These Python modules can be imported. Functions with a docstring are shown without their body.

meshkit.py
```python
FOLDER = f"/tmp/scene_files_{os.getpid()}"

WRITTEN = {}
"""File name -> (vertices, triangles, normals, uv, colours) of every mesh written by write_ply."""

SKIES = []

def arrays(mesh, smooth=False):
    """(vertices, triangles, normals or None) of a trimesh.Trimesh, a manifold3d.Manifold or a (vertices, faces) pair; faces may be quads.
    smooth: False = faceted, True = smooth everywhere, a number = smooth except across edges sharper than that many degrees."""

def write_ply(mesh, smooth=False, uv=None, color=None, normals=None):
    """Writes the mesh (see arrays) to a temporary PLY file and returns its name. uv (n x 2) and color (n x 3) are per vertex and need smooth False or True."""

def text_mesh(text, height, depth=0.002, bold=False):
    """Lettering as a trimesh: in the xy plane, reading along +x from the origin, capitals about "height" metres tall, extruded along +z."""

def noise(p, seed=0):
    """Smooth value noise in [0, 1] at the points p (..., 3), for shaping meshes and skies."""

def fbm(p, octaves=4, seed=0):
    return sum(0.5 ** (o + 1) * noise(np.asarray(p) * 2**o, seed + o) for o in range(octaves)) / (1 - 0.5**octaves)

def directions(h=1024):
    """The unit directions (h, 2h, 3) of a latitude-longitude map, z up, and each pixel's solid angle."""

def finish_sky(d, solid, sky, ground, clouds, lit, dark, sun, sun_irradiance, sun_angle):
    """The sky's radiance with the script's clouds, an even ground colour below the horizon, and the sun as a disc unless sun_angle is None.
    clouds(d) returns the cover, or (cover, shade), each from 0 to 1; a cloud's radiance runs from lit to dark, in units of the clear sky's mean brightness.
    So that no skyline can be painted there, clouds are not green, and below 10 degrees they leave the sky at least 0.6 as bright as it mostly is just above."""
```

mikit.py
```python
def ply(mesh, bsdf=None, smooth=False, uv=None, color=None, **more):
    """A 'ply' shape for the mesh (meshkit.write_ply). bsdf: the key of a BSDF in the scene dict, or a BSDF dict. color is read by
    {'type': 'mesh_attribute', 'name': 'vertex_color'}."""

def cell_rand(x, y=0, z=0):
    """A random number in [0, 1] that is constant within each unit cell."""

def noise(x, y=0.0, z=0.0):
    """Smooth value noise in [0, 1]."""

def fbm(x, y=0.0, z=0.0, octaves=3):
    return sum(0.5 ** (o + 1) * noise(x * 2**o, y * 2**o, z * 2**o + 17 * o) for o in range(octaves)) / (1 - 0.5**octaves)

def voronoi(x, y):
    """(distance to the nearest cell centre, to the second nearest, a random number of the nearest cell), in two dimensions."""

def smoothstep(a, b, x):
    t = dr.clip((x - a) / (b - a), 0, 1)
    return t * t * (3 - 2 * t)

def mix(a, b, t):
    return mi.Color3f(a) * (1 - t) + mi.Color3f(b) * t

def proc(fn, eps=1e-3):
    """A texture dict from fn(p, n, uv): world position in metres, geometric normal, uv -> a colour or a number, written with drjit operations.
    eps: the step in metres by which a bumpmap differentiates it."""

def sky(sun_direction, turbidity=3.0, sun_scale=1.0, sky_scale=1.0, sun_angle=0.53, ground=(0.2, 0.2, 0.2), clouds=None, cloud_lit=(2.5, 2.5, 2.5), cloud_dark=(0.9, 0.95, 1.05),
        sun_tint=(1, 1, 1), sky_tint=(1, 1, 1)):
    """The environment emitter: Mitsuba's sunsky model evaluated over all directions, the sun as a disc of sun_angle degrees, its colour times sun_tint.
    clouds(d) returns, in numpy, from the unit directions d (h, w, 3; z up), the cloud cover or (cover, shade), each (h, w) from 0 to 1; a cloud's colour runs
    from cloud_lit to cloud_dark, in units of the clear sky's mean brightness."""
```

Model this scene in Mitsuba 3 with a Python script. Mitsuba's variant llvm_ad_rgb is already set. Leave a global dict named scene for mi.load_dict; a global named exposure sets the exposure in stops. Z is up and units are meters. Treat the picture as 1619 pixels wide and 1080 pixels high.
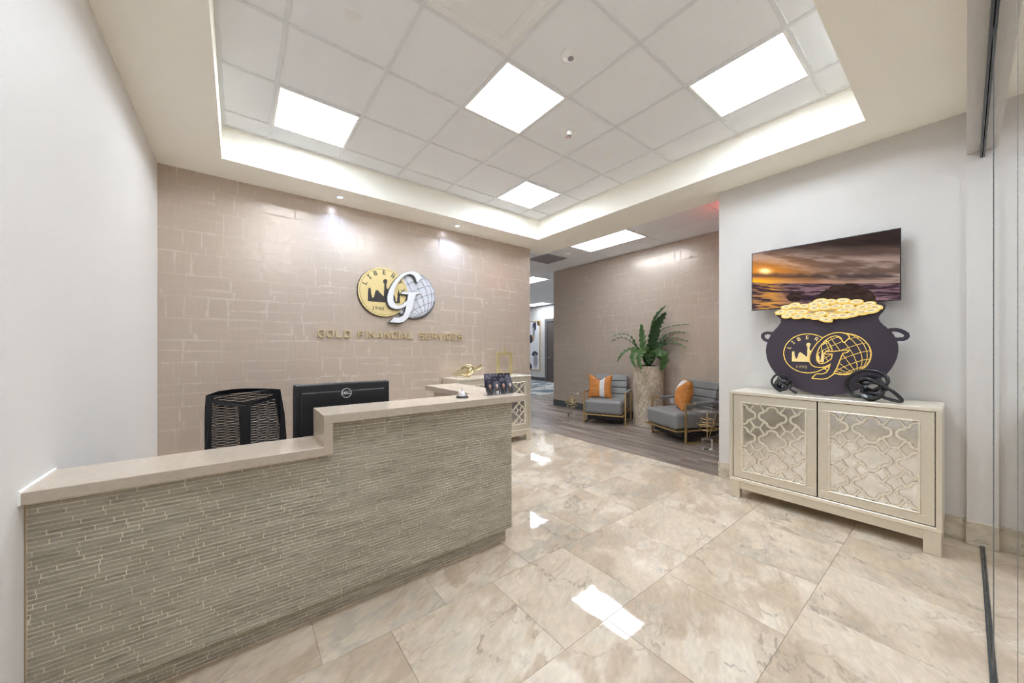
import math, random
import numpy as np, trimesh, drjit as dr, mitsuba as mi, mikit, meshkit
from shapely.geometry import Polygon, LineString, Point, box as sbox, MultiPolygon
from shapely.ops import unary_union
from shapely import affinity
from mikit import noise, fbm, voronoi, cell_rand, smoothstep, mix, proc
T = mi.ScalarTransform4f
scene, labels = {}, {}
# ------------------------------------------------------------------ camera, light level
YAW = math.radians(52.104); CAMZ = 1.356
scene['camera'] = {'type': 'perspective', 'fov': math.degrees(2 * math.atan(809.5 / 558.48)), 'fov_axis': 'x',
    'to_world': T().look_at(origin=[0, 0, CAMZ], target=[math.cos(YAW), math.sin(YAW), CAMZ], up=[0, 0, 1]),
    'principal_point_offset_y': -13.0 / 1080, 'near_clip': 0.005, 'far_clip': 100.0}
exposure = 0.86
PANEL = (12.0, 13.3, 14.7)          # radiance of the ceiling light panels
HALL = (7.0, 7.7, 8.4)
SPOT = (.50, .70, 1.15)

# ------------------------------------------------------------------ helpers
def key_for(name):
    if name not in labels and name not in scene and not any(k.startswith(name + '__') for k in (scene if name in _used else ())):
        _used.add(name); return name
    i = 1
    while f'{name}_{i:03d}' in _used: i += 1
    _used.add(f'{name}_{i:03d}'); return f'{name}_{i:03d}'
_used = set()
def thing(name, label, cat, group=None, kind=None):
    k = key_for(name)
    d = {'label': label}
    if cat: d['category'] = cat
    if group: d['group'] = group
    if kind: d['kind'] = kind
    labels[k] = d
    return k
_cnt = {}
def nextkey(parent, name):
    base = f'{parent}__{name}'
    n = _cnt.get(base, 0); _cnt[base] = n + 1
    return base if n == 0 else f'{base}_{n:03d}'
def part(parent, name, mesh, bsdf, smooth=False, label=None, kind=None, **more):
    k = nextkey(parent, name)
    scene[k] = mikit.ply(mesh, bsdf, smooth, **more)
    if label or kind:
        labels[k] = {}
        if label: labels[k]['label'] = label
        if kind: labels[k]['kind'] = kind
    return k
def single(name, mesh, bsdf, label, cat, group=None, kind=None, smooth=False, **more):
    k = thing(name, label, cat, group, kind)
    scene[k] = mikit.ply(mesh, bsdf, smooth, **more)
    return k
def struct(name, mesh, bsdf, label, smooth=False, **more):
    k = thing(name, label, None, None, 'structure')
    if mesh is not None: scene[k] = mikit.ply(mesh, bsdf, smooth, **more)
    return k
cat_ = trimesh.util.concatenate
def box(x0, x1, y0, y1, z0, z1, c=0.0):
    x0, x1 = min(x0, x1), max(x0, x1); y0, y1 = min(y0, y1), max(y0, y1); z0, z1 = min(z0, z1), max(z0, z1)
    if c <= 0:
        m = trimesh.creation.box(extents=(x1 - x0, y1 - y0, z1 - z0)); m.apply_translation(((x0 + x1) / 2, (y0 + y1) / 2, (z0 + z1) / 2)); return m
    c = min(c, (x1 - x0) * .45, (y1 - y0) * .45, (z1 - z0) * .45)
    pts = []
    for sx in (0, 1):
        for sy in (0, 1):
            for sz in (0, 1):
                X, Y, Z = (x1 if sx else x0), (y1 if sy else y0), (z1 if sz else z0)
                dx, dy, dz = (-c if sx else c), (-c if sy else c), (-c if sz else c)
                pts += [(X, Y + dy, Z + dz), (X + dx, Y, Z + dz), (X + dx, Y + dy, Z)]
    return trimesh.convex.convex_hull(np.array(pts))
def rbox(x0, x1, y0, y1, z0, z1, r, n=5):
    """box with round edges"""
    g = np.linspace(-1, 1, 2 * n + 2)
    s = trimesh.creation.icosphere(subdivisions=3, radius=1.0).vertices
    pts = []
    for sx in (0, 1):
        for sy in (0, 1):
            for sz in (0, 1):
                c = np.array([x1 - r if sx else x0 + r, y1 - r if sy else y0 + r, z1 - r if sz else z0 + r])
                o = np.array([1 if sx else -1, 1 if sy else -1, 1 if sz else -1])
                q = s[((s * o) >= -1e-6).all(1)]
                pts.append(c + q * r)
    return trimesh.convex.convex_hull(np.vstack(pts))
def rotz(m, a, at=(0, 0, 0)):
    m = m.copy(); m.apply_transform(trimesh.transformations.rotation_matrix(a, [0, 0, 1], at)); return m
def rot(m, a, ax, at=(0, 0, 0)):
    m = m.copy(); m.apply_transform(trimesh.transformations.rotation_matrix(a, ax, at)); return m
def move(m, v):
    m = m.copy(); m.apply_translation(v); return m
def spline(pts, n=40, closed=False):
    from scipy.interpolate import CubicSpline
    p = np.asarray(pts, float)
    if closed: p = np.vstack([p, p[:1]])
    t = np.r_[0, np.cumsum(np.linalg.norm(np.diff(p, axis=0), axis=1))]
    cs = CubicSpline(t, p, bc_type='periodic' if closed else 'natural')
    return cs(np.linspace(0, t[-1], n + 1)[: n if closed else n + 1])
def tube(path, r, sides=10, closed=False, section=None, up=None):
    """sweep of a circle (radius r, number or per-point) or a section (k x 2) along a path"""
    p = np.asarray(path, float); n = len(p)
    d = np.roll(p, -1, 0) - np.roll(p, 1, 0) if closed else np.gradient(p, axis=0)
    d /= np.linalg.norm(d, axis=1, keepdims=True) + 1e-12
    a = np.linspace(0, 2 * np.pi, sides, endpoint=False)
    sec = np.stack([np.cos(a), np.sin(a)], 1) if section is None else np.asarray(section, float)
    k = len(sec)
    rr = np.broadcast_to(np.asarray(r, float), (n,))
    if up is not None:
        u = np.asarray(up, float)[None] - d * (d @ np.asarray(up, float))[:, None]
        u /= np.linalg.norm(u, axis=1, keepdims=True) + 1e-12
    else:
        u = np.zeros_like(p); v0 = np.array([0, 0, 1.]) if abs(d[0, 2]) < .9 else np.array([1., 0, 0])
        u[0] = v0 - d[0] * (d[0] @ v0); u[0] /= np.linalg.norm(u[0])
        for i in range(1, n):
            w = u[i - 1] - d[i] * (d[i] @ u[i - 1]); u[i] = w / (np.linalg.norm(w) + 1e-12)
        if closed:
            w = u[-1] - d[0] * (d[0] @ u[-1]); w /= np.linalg.norm(w)
            tw = math.atan2(np.cross(w, u[0]) @ d[0], w @ u[0])
            for i in range(n):
                b = np.cross(d[i], u[i]); ang = tw * i / n
                u[i] = u[i] * math.cos(ang) + b * math.sin(ang)
    b = np.cross(d, u)
    V = (p[:, None] + rr[:, None, None] * (sec[None, :, 0, None] * u[:, None] + sec[None, :, 1, None] * b[:, None])).reshape(-1, 3)
    F = []
    m = n if closed else n - 1
    for i in range(m):
        j = (i + 1) % n
        for q in range(k):
            q2 = (q + 1) % k
            F += [[i * k + q, i * k + q2, j * k + q2], [i * k + q, j * k + q2, j * k + q]]
    if not closed:
        for q in range(1, k - 1):
            F.append([0, q + 1, q]); F.append([(n - 1) * k, (n - 1) * k + q, (n - 1) * k + q + 1])
    return trimesh.Trimesh(V, F, process=False)
def lathe(profile, sides=32, at=(0, 0, 0)):
    pr = np.asarray(profile, float); n = len(pr)
    a = np.linspace(0, 2 * np.pi, sides, endpoint=False)
    V = np.stack([pr[:, None, 0] * np.cos(a), pr[:, None, 0] * np.sin(a), np.repeat(pr[:, 1:], sides, 1)], -1).reshape(-1, 3) + np.asarray(at)
    F = []
    for i in range(n - 1):
        for q in range(sides):
            q2 = (q + 1) % sides
            F += [[i * sides + q, i * sides + q2, (i + 1) * sides + q2], [i * sides + q, (i + 1) * sides + q2, (i + 1) * sides + q]]
    return trimesh.Trimesh(V, F, process=False)
def polys(g):
    if g.is_empty: return []
    gs = getattr(g, 'geoms', [g])
    return [q for h in gs for q in (polys(h) if hasattr(h, 'geoms') else [h]) if isinstance(q, Polygon) and q.area > 1e-9]
def extr(poly, depth, o, ex, ey, lift=0.0, bevel=0.0):
    """shapely polygon -> solid: 2-D axes ex, ey from origin o, thickness depth along ex x ey, starting at lift"""
    ex, ey = np.asarray(ex, float), np.asarray(ey, float); en = np.cross(ex, ey)
    ms = []
    for g in polys(poly):
        ms.append(move(trimesh.creation.extrude_polygon(g, depth - bevel, engine='earcut'), (0, 0, lift)))
    if bevel > 0:
        for g in polys(poly.buffer(-bevel)):
            ms.append(move(trimesh.creation.extrude_polygon(g, depth, engine='earcut'), (0, 0, lift)))
    m = cat_(ms)
    M = np.eye(4); M[:3, 0], M[:3, 1], M[:3, 2], M[:3, 3] = ex, ey, en, o
    m = m.copy(); m.apply_transform(M); return m
def ell(cx, cy, a, b, n=32):
    t = np.linspace(0, 2 * np.pi, n, endpoint=False)
    return Polygon(np.stack([cx + a * np.cos(t), cy + b * np.sin(t)], 1))
def stroke(pts, w, cap=2, join=1):
    return LineString(pts).buffer(w / 2, cap_style=cap, join_style=join)
EXB, EYB = (1, 0, 0), (0, 0, 1)            # back wall plane, seen from the room (faces -y)
EXR, EYR = (0, -1, 0), (0, 0, 1)           # right wall plane, seen from the room (faces -x)
def lin(*c): return [((v / 255) / 12.92 if v / 255 <= .04045 else ((v / 255 + .055) / 1.055) ** 2.4) for v in c]

# ------------------------------------------------------------------ materials
def mat(key, color, rough=.5, metal=0.0, two=True, **kw):
    if isinstance(color, (tuple, list)): color = {'type': 'rgb', 'value': [float(c) for c in color]}
    if isinstance(rough, dict): r = rough
    else: r = float(rough)
    d = {'type': 'principled', 'base_color': color, 'roughness': r, 'metallic': metal, 'specular': kw.pop('specular', .5), **kw}
    scene[key] = {'type': 'twosided', 'bsdf': d} if two else d
def bumped(key, tex, scale):
    d = scene[key]['bsdf']
    scene[key] = {'type': 'twosided', 'bsdf': {'type': 'bumpmap', 'arbitrary': tex, 'scale': scale, 'bsdf': d}}
mat('paint_white', (.615, .592, .568), .55, specular=.3)
mat('paint_cream', (.93, .905, .82), .6, specular=.3)
mat('tile_white', (.83, .85, .87), .8, specular=.2)
mat('grid_white', (.72, .74, .755), .5)
mat('plastic_white', (.82, .82, .80), .4)
mat('duct_grey', (.33, .31, .32), .6)
mat('duct_dark', (.12, .115, .12), .6)
mat('champagne', (.70, .64, .53), .34, metal=.55)
mat('champagne_light', (.82, .76, .64), .27, metal=.5)
scene['mirror'] = {'type': 'twosided', 'bsdf': {'type': 'roughconductor', 'material': 'none', 'alpha': .015, 'specular_reflectance': {'type': 'rgb', 'value': [.86, .855, .83]}}}
mat('shade_glaze', (.20, .16, .105), .5)  # antiqued brown that also carries the painted shadow along the lattice
mat('brass', (.62, .46, .22), .3, metal=.9)
mat('brass_bright', (.86, .68, .34), .2, metal=1.0)
mat('gold_polished', (.82, .72, .48), .16, metal=1.0)
mat('gold_paint', (.50, .41, .22), .4, metal=.25)
mat('letter_gold', (.62, .51, .30), .35, metal=.4)
mat('black_metal', (.012, .012, .015), .28)
mat('black_plastic', (.010, .010, .013), .34)
mat('black_mesh', (.022, .020, .020), .7)
mat('black_gap', (.01, .01, .01), .9)
mat('leather_grey', (.215, .214, .21), .36)
mat('leather_arm', (.20, .20, .205), .5)
mat('velvet_band', (.66, .63, .61), .8)
mat('leaf', (.045, .105, .025), .45)
mat('leaf_light', (.105, .20, .07), .45)
mat('leaf_dark', (.018, .055, .012), .5)
mat('moss', (.015, .022, .006), .9)
mat('base_grey', (.075, .085, .095), .5)
mat('door_brown', (.11, .085, .08), .5)
mat('door_frame', (.13, .125, .125), .5)
mat('chrome', (.8, .8, .8), .12, metal=1.0)
mat('red_print', (.55, .03, .03), .5)
mat('sign_yellow', (.76, .60, .28), .35, metal=.15)
mat('sign_dark', (.035, .028, .026), .4)
mat('sign_white', (.80, .80, .82), .35)
mat('sign_silver', (.66, .67, .72), .3)
mat('print_gold', (.85, .56, .13), .45)
mat('print_pale', (.88, .68, .30), .45)
mat('coin_gold', (.88, .60, .14), .4)
mat('coin_shade', (.55, .33, .07), .5)
mat('coin_face', (.90, .78, .50), .45)
mat('coin_mark', (.62, .47, .22), .5)
mat('card_dark', (.022, .024, .045), .3)
mat('card_grey', (.10, .10, .14), .3)
mat('skin_print', (.55, .30, .23), .4)
mat('skin_print_light', (.70, .52, .46), .4)
mat('card_white', (.75, .78, .80), .4)
mat('caulk', (.88, .88, .87), .5)
mat('rubber_dark', (.03, .035, .038), .35)
mat('steel_line', (.20, .21, .22), .3, metal=.6)
mat('trim_metal', (.40, .33, .22), .35, metal=.6)
mat('worktop_dark', (.10, .08, .07), .5)
mat('frame_wood', (.45, .30, .12), .4)
scene['glass_pane'] = {'type': 'thindielectric', 'int_ior': 1.5}
scene['acrylic'] = {'type': 'dielectric', 'int_ior': 1.49}
scene['acrylic_sheet'] = {'type': 'thindielectric', 'int_ior': 1.49}

def f_marble(p, n, uv):
    S = 0.588
    row = dr.floor((p.y - .524) / S); odd = row - 2 * dr.floor(row / 2)
    # rows alternate by half a tile; the veins break at every joint
    colm = dr.floor((p.x - .585 - (1 - odd) * .294 + .294 * 0) / S)
    r = cell_rand(row + 60, colm + 60, 4)
    q = cell_rand(row + 60, colm + 60, 9)
    X = p.x + 37 * r; Y = p.y + 53 * q
    a = .9 * X + .42 * Y; b = -.42 * X + .9 * Y
    w1 = fbm(X * 2.2, Y * 2.2, 0, 4); w2 = fbm(X * 2.2 + 9, Y * 2.2 + 4, 2, 4)
    base = fbm(a * 2.4 + 1.3 * w1, b * 5.0 + 1.3 * w2, 1, 5)
    fine = fbm(a * 26 + 4 * w1, b * 64 + 5 * w2, 3, 4)
    mid = fbm(a * 7 + 3 * w2, b * 17 + 3 * w1, 6, 4)
    v1 = 1 - dr.abs(2 * fbm(X * 2.6 + .9 * w2, Y * 2.6 + .9 * mid, 5, 5) - 1)
    v2 = 1 - dr.abs(2 * fbm(a * 4.5 + 1.5 * w1, b * 9 + 1.5 * w2, 9, 5) - 1)
    c = mix((.49, .41, .325), (.60, .53, .44), smoothstep(.34, .66, base))
    c = mix(c, (.69, .635, .56), .75 * smoothstep(.50, .72, w2) * smoothstep(.36, .60, mid))
    c = mix(c, (.43, .395, .345), .65 * smoothstep(.50, .70, w1) * smoothstep(.35, .65, mid))
    zone = smoothstep(.42, .62, fbm(X * 2.4 + 5, Y * 2.4, 8, 3))
    crack = smoothstep(.93, .99, v1) * zone * smoothstep(.36, .58, fine)
    crack2 = smoothstep(.90, .99, v2) * smoothstep(.46, .64, fbm(X * 4.1 + 15, Y * 4.1, 4, 3)) * smoothstep(.40, .58, fine)
    c = mix(c, (.25, .215, .175), .62 * crack)
    c = mix(c, (.33, .28, .225), .50 * crack2)
    c = c * mi.Color3f(1.0, .95, .895) * (0.86 + .26 * fine) * (.98 + .04 * r)
    return c
def f_floor_wave(p, n, uv):
    return noise(p.x * 9, p.y * 9, .5) + .35 * noise(p.x * 22, p.y * 22, 3.5)
mat('marble_floor', proc(f_marble), .035, specular=.55)
bumped('marble_floor', proc(f_floor_wave, 4e-3), .00045)
def f_stone_base(p, n, uv):
    w = fbm((p.x + p.y) * 7, p.z * 14, 2, 4); v = 1 - dr.abs(2 * fbm((p.x - p.y) * 5 + 2 * w, p.z * 9 + w * 2, 1, 4) - 1)
    c = mix((.46, .40, .31), (.60, .54, .44), smoothstep(.35, .65, w))
    return mix(c, (.26, .22, .17), .6 * smoothstep(.93, .99, v))
mat('stone_base', proc(f_stone_base), .25)
def f_quartz(p, n, uv):
    a = noise(p.x * 330, p.y * 330, p.z * 330); b = fbm(p.x * 60, p.y * 60, p.z * 60, 3)
    return mix((.415, .345, .275), (.49, .415, .34), b) * (.93 + .13 * a)
mat('quartz', proc(f_quartz), .12, specular=.5)
def f_mosaic(p, n, uv):
    r = cell_rand(dr.floor(p.x * 9.1 + 40), dr.floor(p.z * 61 + 5), 1)
    s = fbm(p.x * 16, p.z * 190, p.y * 4, 4); w = fbm(p.x * 5, p.z * 22, 3, 3)
    c = mix((.245, .215, .165), (.335, .30, .24), smoothstep(.30, .68, s * .6 + w * .4))
    c = mix(c, (.17, .145, .11), .6 * smoothstep(.64, .80, fbm(p.x * 14 + 3, p.z * 70, 7, 3)))
    return c * (.93 + .14 * r)
mat('mosaic', proc(f_mosaic), .35, specular=.5)
bumped('mosaic', proc(lambda p, n, uv: fbm(p.x * 45, p.z * 200, 1.5, 2), 1e-3), .0016)
mat('floor_grout', (.50, .44, .37), .9)
mat('grout', (.68, .59, .48), .9)
def f_wood(p, n, uv):
    px = dr.floor(p.x / .178 - .9); r = cell_rand(px + 30, dr.floor((p.y + 1.7 * cell_rand(px + 9, 3, 1)) / 1.22), 2)
    s = fbm(p.x * 60 + 20 * r, p.y * 2.2 + 9 * r, r * 7, 4); k = fbm(p.x * 14 + 9 * r, p.y * .9 + 5 * r, 1, 3)
    c = mix((.15, .112, .094), (.36, .30, .258), smoothstep(.28, .74, .55 * s + .45 * k))
    return c * (.82 + .34 * r)
mat('wood', proc(f_wood), .33, specular=.45)
def f_carpet(p, n, uv):
    a = fbm(p.x * 1.2 + .5 * p.y, p.y * 3.0, 2, 3)
    c = mix((.085, .11, .15), (.16, .175, .20), noise(p.x * 40, p.y * 40))
    return mix(c, (.42, .41, .38), smoothstep(.50, .54, a))
mat('carpet', proc(f_carpet), .95)
def rects(u, v, seed):
    """distance to the joints of an irregular field of blocks, and a random number per block"""
    H = .205
    row = dr.floor(v / H)
    off = cell_rand(row + 50, seed, 3) * .37
    W = .27 + .12 * cell_rand(row + 50, seed, 5)
    x = u / W + off; col = dr.floor(x); fx = (x - col) * W; fy = v - row * H
    r = cell_rand(col + 100, row + 50, seed)
    s = cell_rand(col + 100, row + 50, seed + 7)
    # split some blocks upright or flat
    cx = (.32 + .36 * s) * W; cy = (.35 + .3 * s) * H
    lo, hi = fx < cx, fy < cy
    up, fl = r < .42, (r >= .42) & (r < .72)
    x0 = dr.select(up & ~lo, cx, 0); x1 = dr.select(up & lo, cx, W)
    y0 = dr.select(fl & ~hi, cy, 0); y1 = dr.select(fl & hi, cy, H)
    dx = dr.minimum(fx - x0, x1 - fx); dy = dr.minimum(fy - y0, y1 - fy)
    return dx, dy, r
def paper(u, v):
    wob = .016 * (fbm(u * 7, v * 7, 2, 3) - .5)
    dx, dy, r = rects(u + wob + .03 * dr.floor(v / .41), v + wob + .07 * cell_rand(dr.floor(u / .74 + 70), 3, 3), 11)
    wide = .0014 + .0075 * smoothstep(.45, .85, fbm(u * 6.5, v * 6.5, 5, 3))
    drip = smoothstep(.55, .8, fbm(u * 17, v * 17, 8, 3)) * .016
    d = dr.minimum(dx, dy)
    m = 1 - smoothstep(wide * .6, wide * 1.2 + .002, d - drip * cell_rand(dr.floor(u * 4), dr.floor(v * 4), 4))
    thread = noise(u * 420, v * 9, 1); weft = noise(u * 9, v * 420, 2)
    return m * (.25 + .75 * smoothstep(.25, .62, fbm(u * 2.3, v * 2.3, 9, 3))), thread * .5 + weft * .5
def f_paper(p, n, uv):
    u = dr.select(dr.abs(n.y) > .5, p.x, p.y + 31)
    m, t = paper(u, p.z + 3)
    return mix((.52, .425, .35), (.60, .505, .43), m) * (.93 + .14 * t)
def f_paper_rough(p, n, uv):
    u = dr.select(dr.abs(n.y) > .5, p.x, p.y + 31)
    m, t = paper(u, p.z + 3)
    return .29 + .50 * m
mat('wallpaper', proc(f_paper), proc(f_paper_rough), metal=.22, specular=.7)
def f_trav(p, n, uv):
    a = fbm(p.x * 9 + p.y * 4, p.y * 9, p.z * 3.5, 4); s = fbm(p.x * 40, p.y * 40, p.z * 22, 3)
    c = mix((.36, .285, .20), (.62, .54, .43), smoothstep(.3, .7, a * .6 + s * .4))
    return mix(c, (.22, .165, .115), .5 * smoothstep(.58, .72, fbm(p.x * 70, p.y * 70, p.z * 30, 3)))
mat('travertine', proc(f_trav), .6)
mat('velvet', proc(lambda p, n, uv: mix((.40, .13, .022), (.62, .24, .05), fbm(p.x * 14, p.y * 14, p.z * 14, 3))), .6, sheen=.7)
def f_board(p, n, uv):
    return mix((.030, .022, .033), (.048, .036, .050), smoothstep(-.5, .6, p.y - .4 + .2 * noise(p.y * 3, p.z * 3)))
mat('pot_print', proc(f_board), .55, specular=.3)
def f_art(p, n, uv):
    x, y = uv.x, uv.y
    w = .06 * (fbm(x * 5, y * 5, 1, 3) - .5)
    def blob(cx, cy, rx, ry, soft=.1): return 1 - smoothstep(1 - soft, 1 + soft, dr.sqrt(dr.square((x + w - cx) / rx) + dr.square((y + w - cy) / ry)))
    c = mix((.80, .79, .82), (.70, .70, .74), noise(x * 6, y * 4))
    c = mix(c, (.03, .03, .05), blob(.62, .90, .14, .10)); c = mix(c, (.03, .03, .05), blob(.30, .63, .20, .09))
    c = mix(c, (.25, .25, .28), blob(.56, .75, .09, .14, .5)); c = mix(c, (.60, .30, .06), blob(.52, .66, .05, .06))
    c = mix(c, (.03, .03, .05), blob(.66, .32, .22, .05)); c = mix(c, (.30, .30, .33), blob(.70, .17, .16, .14, .4))
    c = mix(c, (.02, .02, .04), blob(.28, .06, .17, .07)); c = mix(c, (.10, .06, .03), blob(.95, .97, .16, .06))
    return c
mat('art_canvas', proc(f_art), .5)
def f_screen(p, n, uv):
    x = uv.x; y = (.68 + .184 * x) * uv.y + .136 * x     # the seascape is shown aslant on the screen
    HZ = .335
    sun = dr.exp(-(dr.square((x - .105) / .045) + dr.square((y - .48) / .030)) * 1.1)
    glow = dr.exp(-(dr.square((x - .08) / .30) + dr.square((y - .46) / .15)))
    c1 = fbm(x * 2.6 + .6 * y, y * 11 + .7 * x, 3, 5); c2 = fbm(x * 7 + 3, y * 20 + 1.2 * x, 8, 4)
    sky = mix((.17, .115, .095), (.36, .27, .235), smoothstep(.40, .62, c1 * .6 + c2 * .4))
    sky = mix(sky, (.50, .40, .345), .7 * smoothstep(.52, .66, c1) * smoothstep(.36, .44, y) * (1 - smoothstep(.60, .72, y)))
    over = smoothstep(-.09, .10, y - .70 + .22 * (c1 - .5) - .10 * (1 - x) + .05 * (c2 - .5))
    sky = mix(sky, mix((.028, .018, .016), (.075, .05, .045), c2), over)
    bank = smoothstep(.395, .41, y + .03 * (c2 - .5)) * (1 - smoothstep(.43, .47, y + .05 * (fbm(x * 16, 2, 1, 3) - .5))) * smoothstep(.30, .42, fbm(x * 5, 3, 2, 2))
    sky = mix(sky, (.085, .060, .062), .8 * bank)
    sky = mix(sky, (.80, .33, .035), .80 * glow * (1 - .75 * bank) * (1 - .6 * over)) + mi.Color3f(1.0, .85, .5) * sun
    low = (1 - smoothstep(HZ + .02, HZ + .06, y))
    sky = mix(sky, (.95, .50, .02), low * dr.exp(-dr.square((x - .03) / .22)))
    sky = mix(sky, (.50, .26, .15), low * .6 * dr.exp(-dr.square((x - .45) / .3)))
    wv = fbm(x * 9, y * 60, 4, 4); wf = fbm(x * 26, y * 150, 7, 3)
    sea = mix((.060, .036, .050), (.27, .175, .19), smoothstep(.40, .66, .55 * wv + .45 * wf))
    lane = dr.exp(-dr.square((x - .13) / (.08 + .30 * (HZ - y))))
    sea = mix(sea, (.62, .32, .08), lane * smoothstep(.33, .6, wv) * .95)
    c = mix(sea, sky, smoothstep(HZ - .003, HZ + .003, y))
    px = (x - .665) / .20
    top = .145 + .175 * dr.sqrt(dr.maximum(1 - px * px, 0)) + .022 * smoothstep(.66, .70, x) * (1 - smoothstep(.78, .80, x)) + .02 * (fbm(x * 30, 1, 1, 3) - .5) - .055 * (1 - smoothstep(.50, .62, x))
    rock = dr.select(dr.abs(px) < 1, 1 - smoothstep(top - .004, top + .004, y), 0) * smoothstep(.10, .12, y)
    rock2 = 1 - smoothstep(.96, 1.04, dr.sqrt(dr.square((x - .335) / .058) + dr.square((y - .165) / .06)) + .2 * (fbm(x * 30, y * 30, 2, 2) - .5))
    rc = mix((.022, .014, .013), (.105, .066, .055), fbm(x * 24, y * 34, 2, 4))
    c = mix(c, rc, dr.maximum(rock, rock2))
    return mi.Color3f(dr.power(c.x, 1.22), dr.power(c.y, 1.22), dr.power(c.z, 1.22)) * .72
scene['screen_off'] = {'type': 'twosided', 'bsdf': {'type': 'diffuse', 'reflectance': {'type': 'rgb', 'value': [.006, .006, .006]}}}

# ------------------------------------------------------------------ setting: dimensions
XL, XR, YB = -.565, 4.065, 4.46
ZS, ZC, ZH = 3.036, 3.326, 3.27
random.seed(7); rng = np.random.default_rng(7)
# floors: marble tiles laid half-bond, and planks in the hall
fl = struct('floor', box(-.8, 4.06, -2.7, 4.9, -.12, -.0055), 'floor_grout', 'polished beige marble tile floor and grey-brown wood plank floor beyond it')
S = .588
xj = 4.062
for j in range(-6, 8):
    y0, y1 = .524 + S * j, .524 + S * (j + 1)
    off = .585 if (j % 2) else .585 + .294
    for i in range(-4, 8):
        x0 = off + S * i; x1 = x0 + S
        x0c, x1c = max(x0, XL), min(x1, xj); y1c = min(y1, YB)
        if x1c - x0c < .03 or y1c - y0 < .03 or y0 < -2.7: continue
        m = box(x0c + .0006, x1c - .0006, y0 + .0006, y1c - .0006, -.010, 0, .0008)
        c = ((x0c + x1c) / 2, (y0 + y1c) / 2, 0)
        m = rot(m, rng.normal(0, .0011), [1, 0, 0], c); m = rot(m, rng.normal(0, .0011), [0, 1, 0], c)
        part(fl, 'marble_tile', m, 'marble_floor')
part(fl, 'plank_bed', box(4.062, 11.2, .6, 14.3, -.12, -.004), 'wood')
x = 4.064
r2 = random.Random(3)
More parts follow.
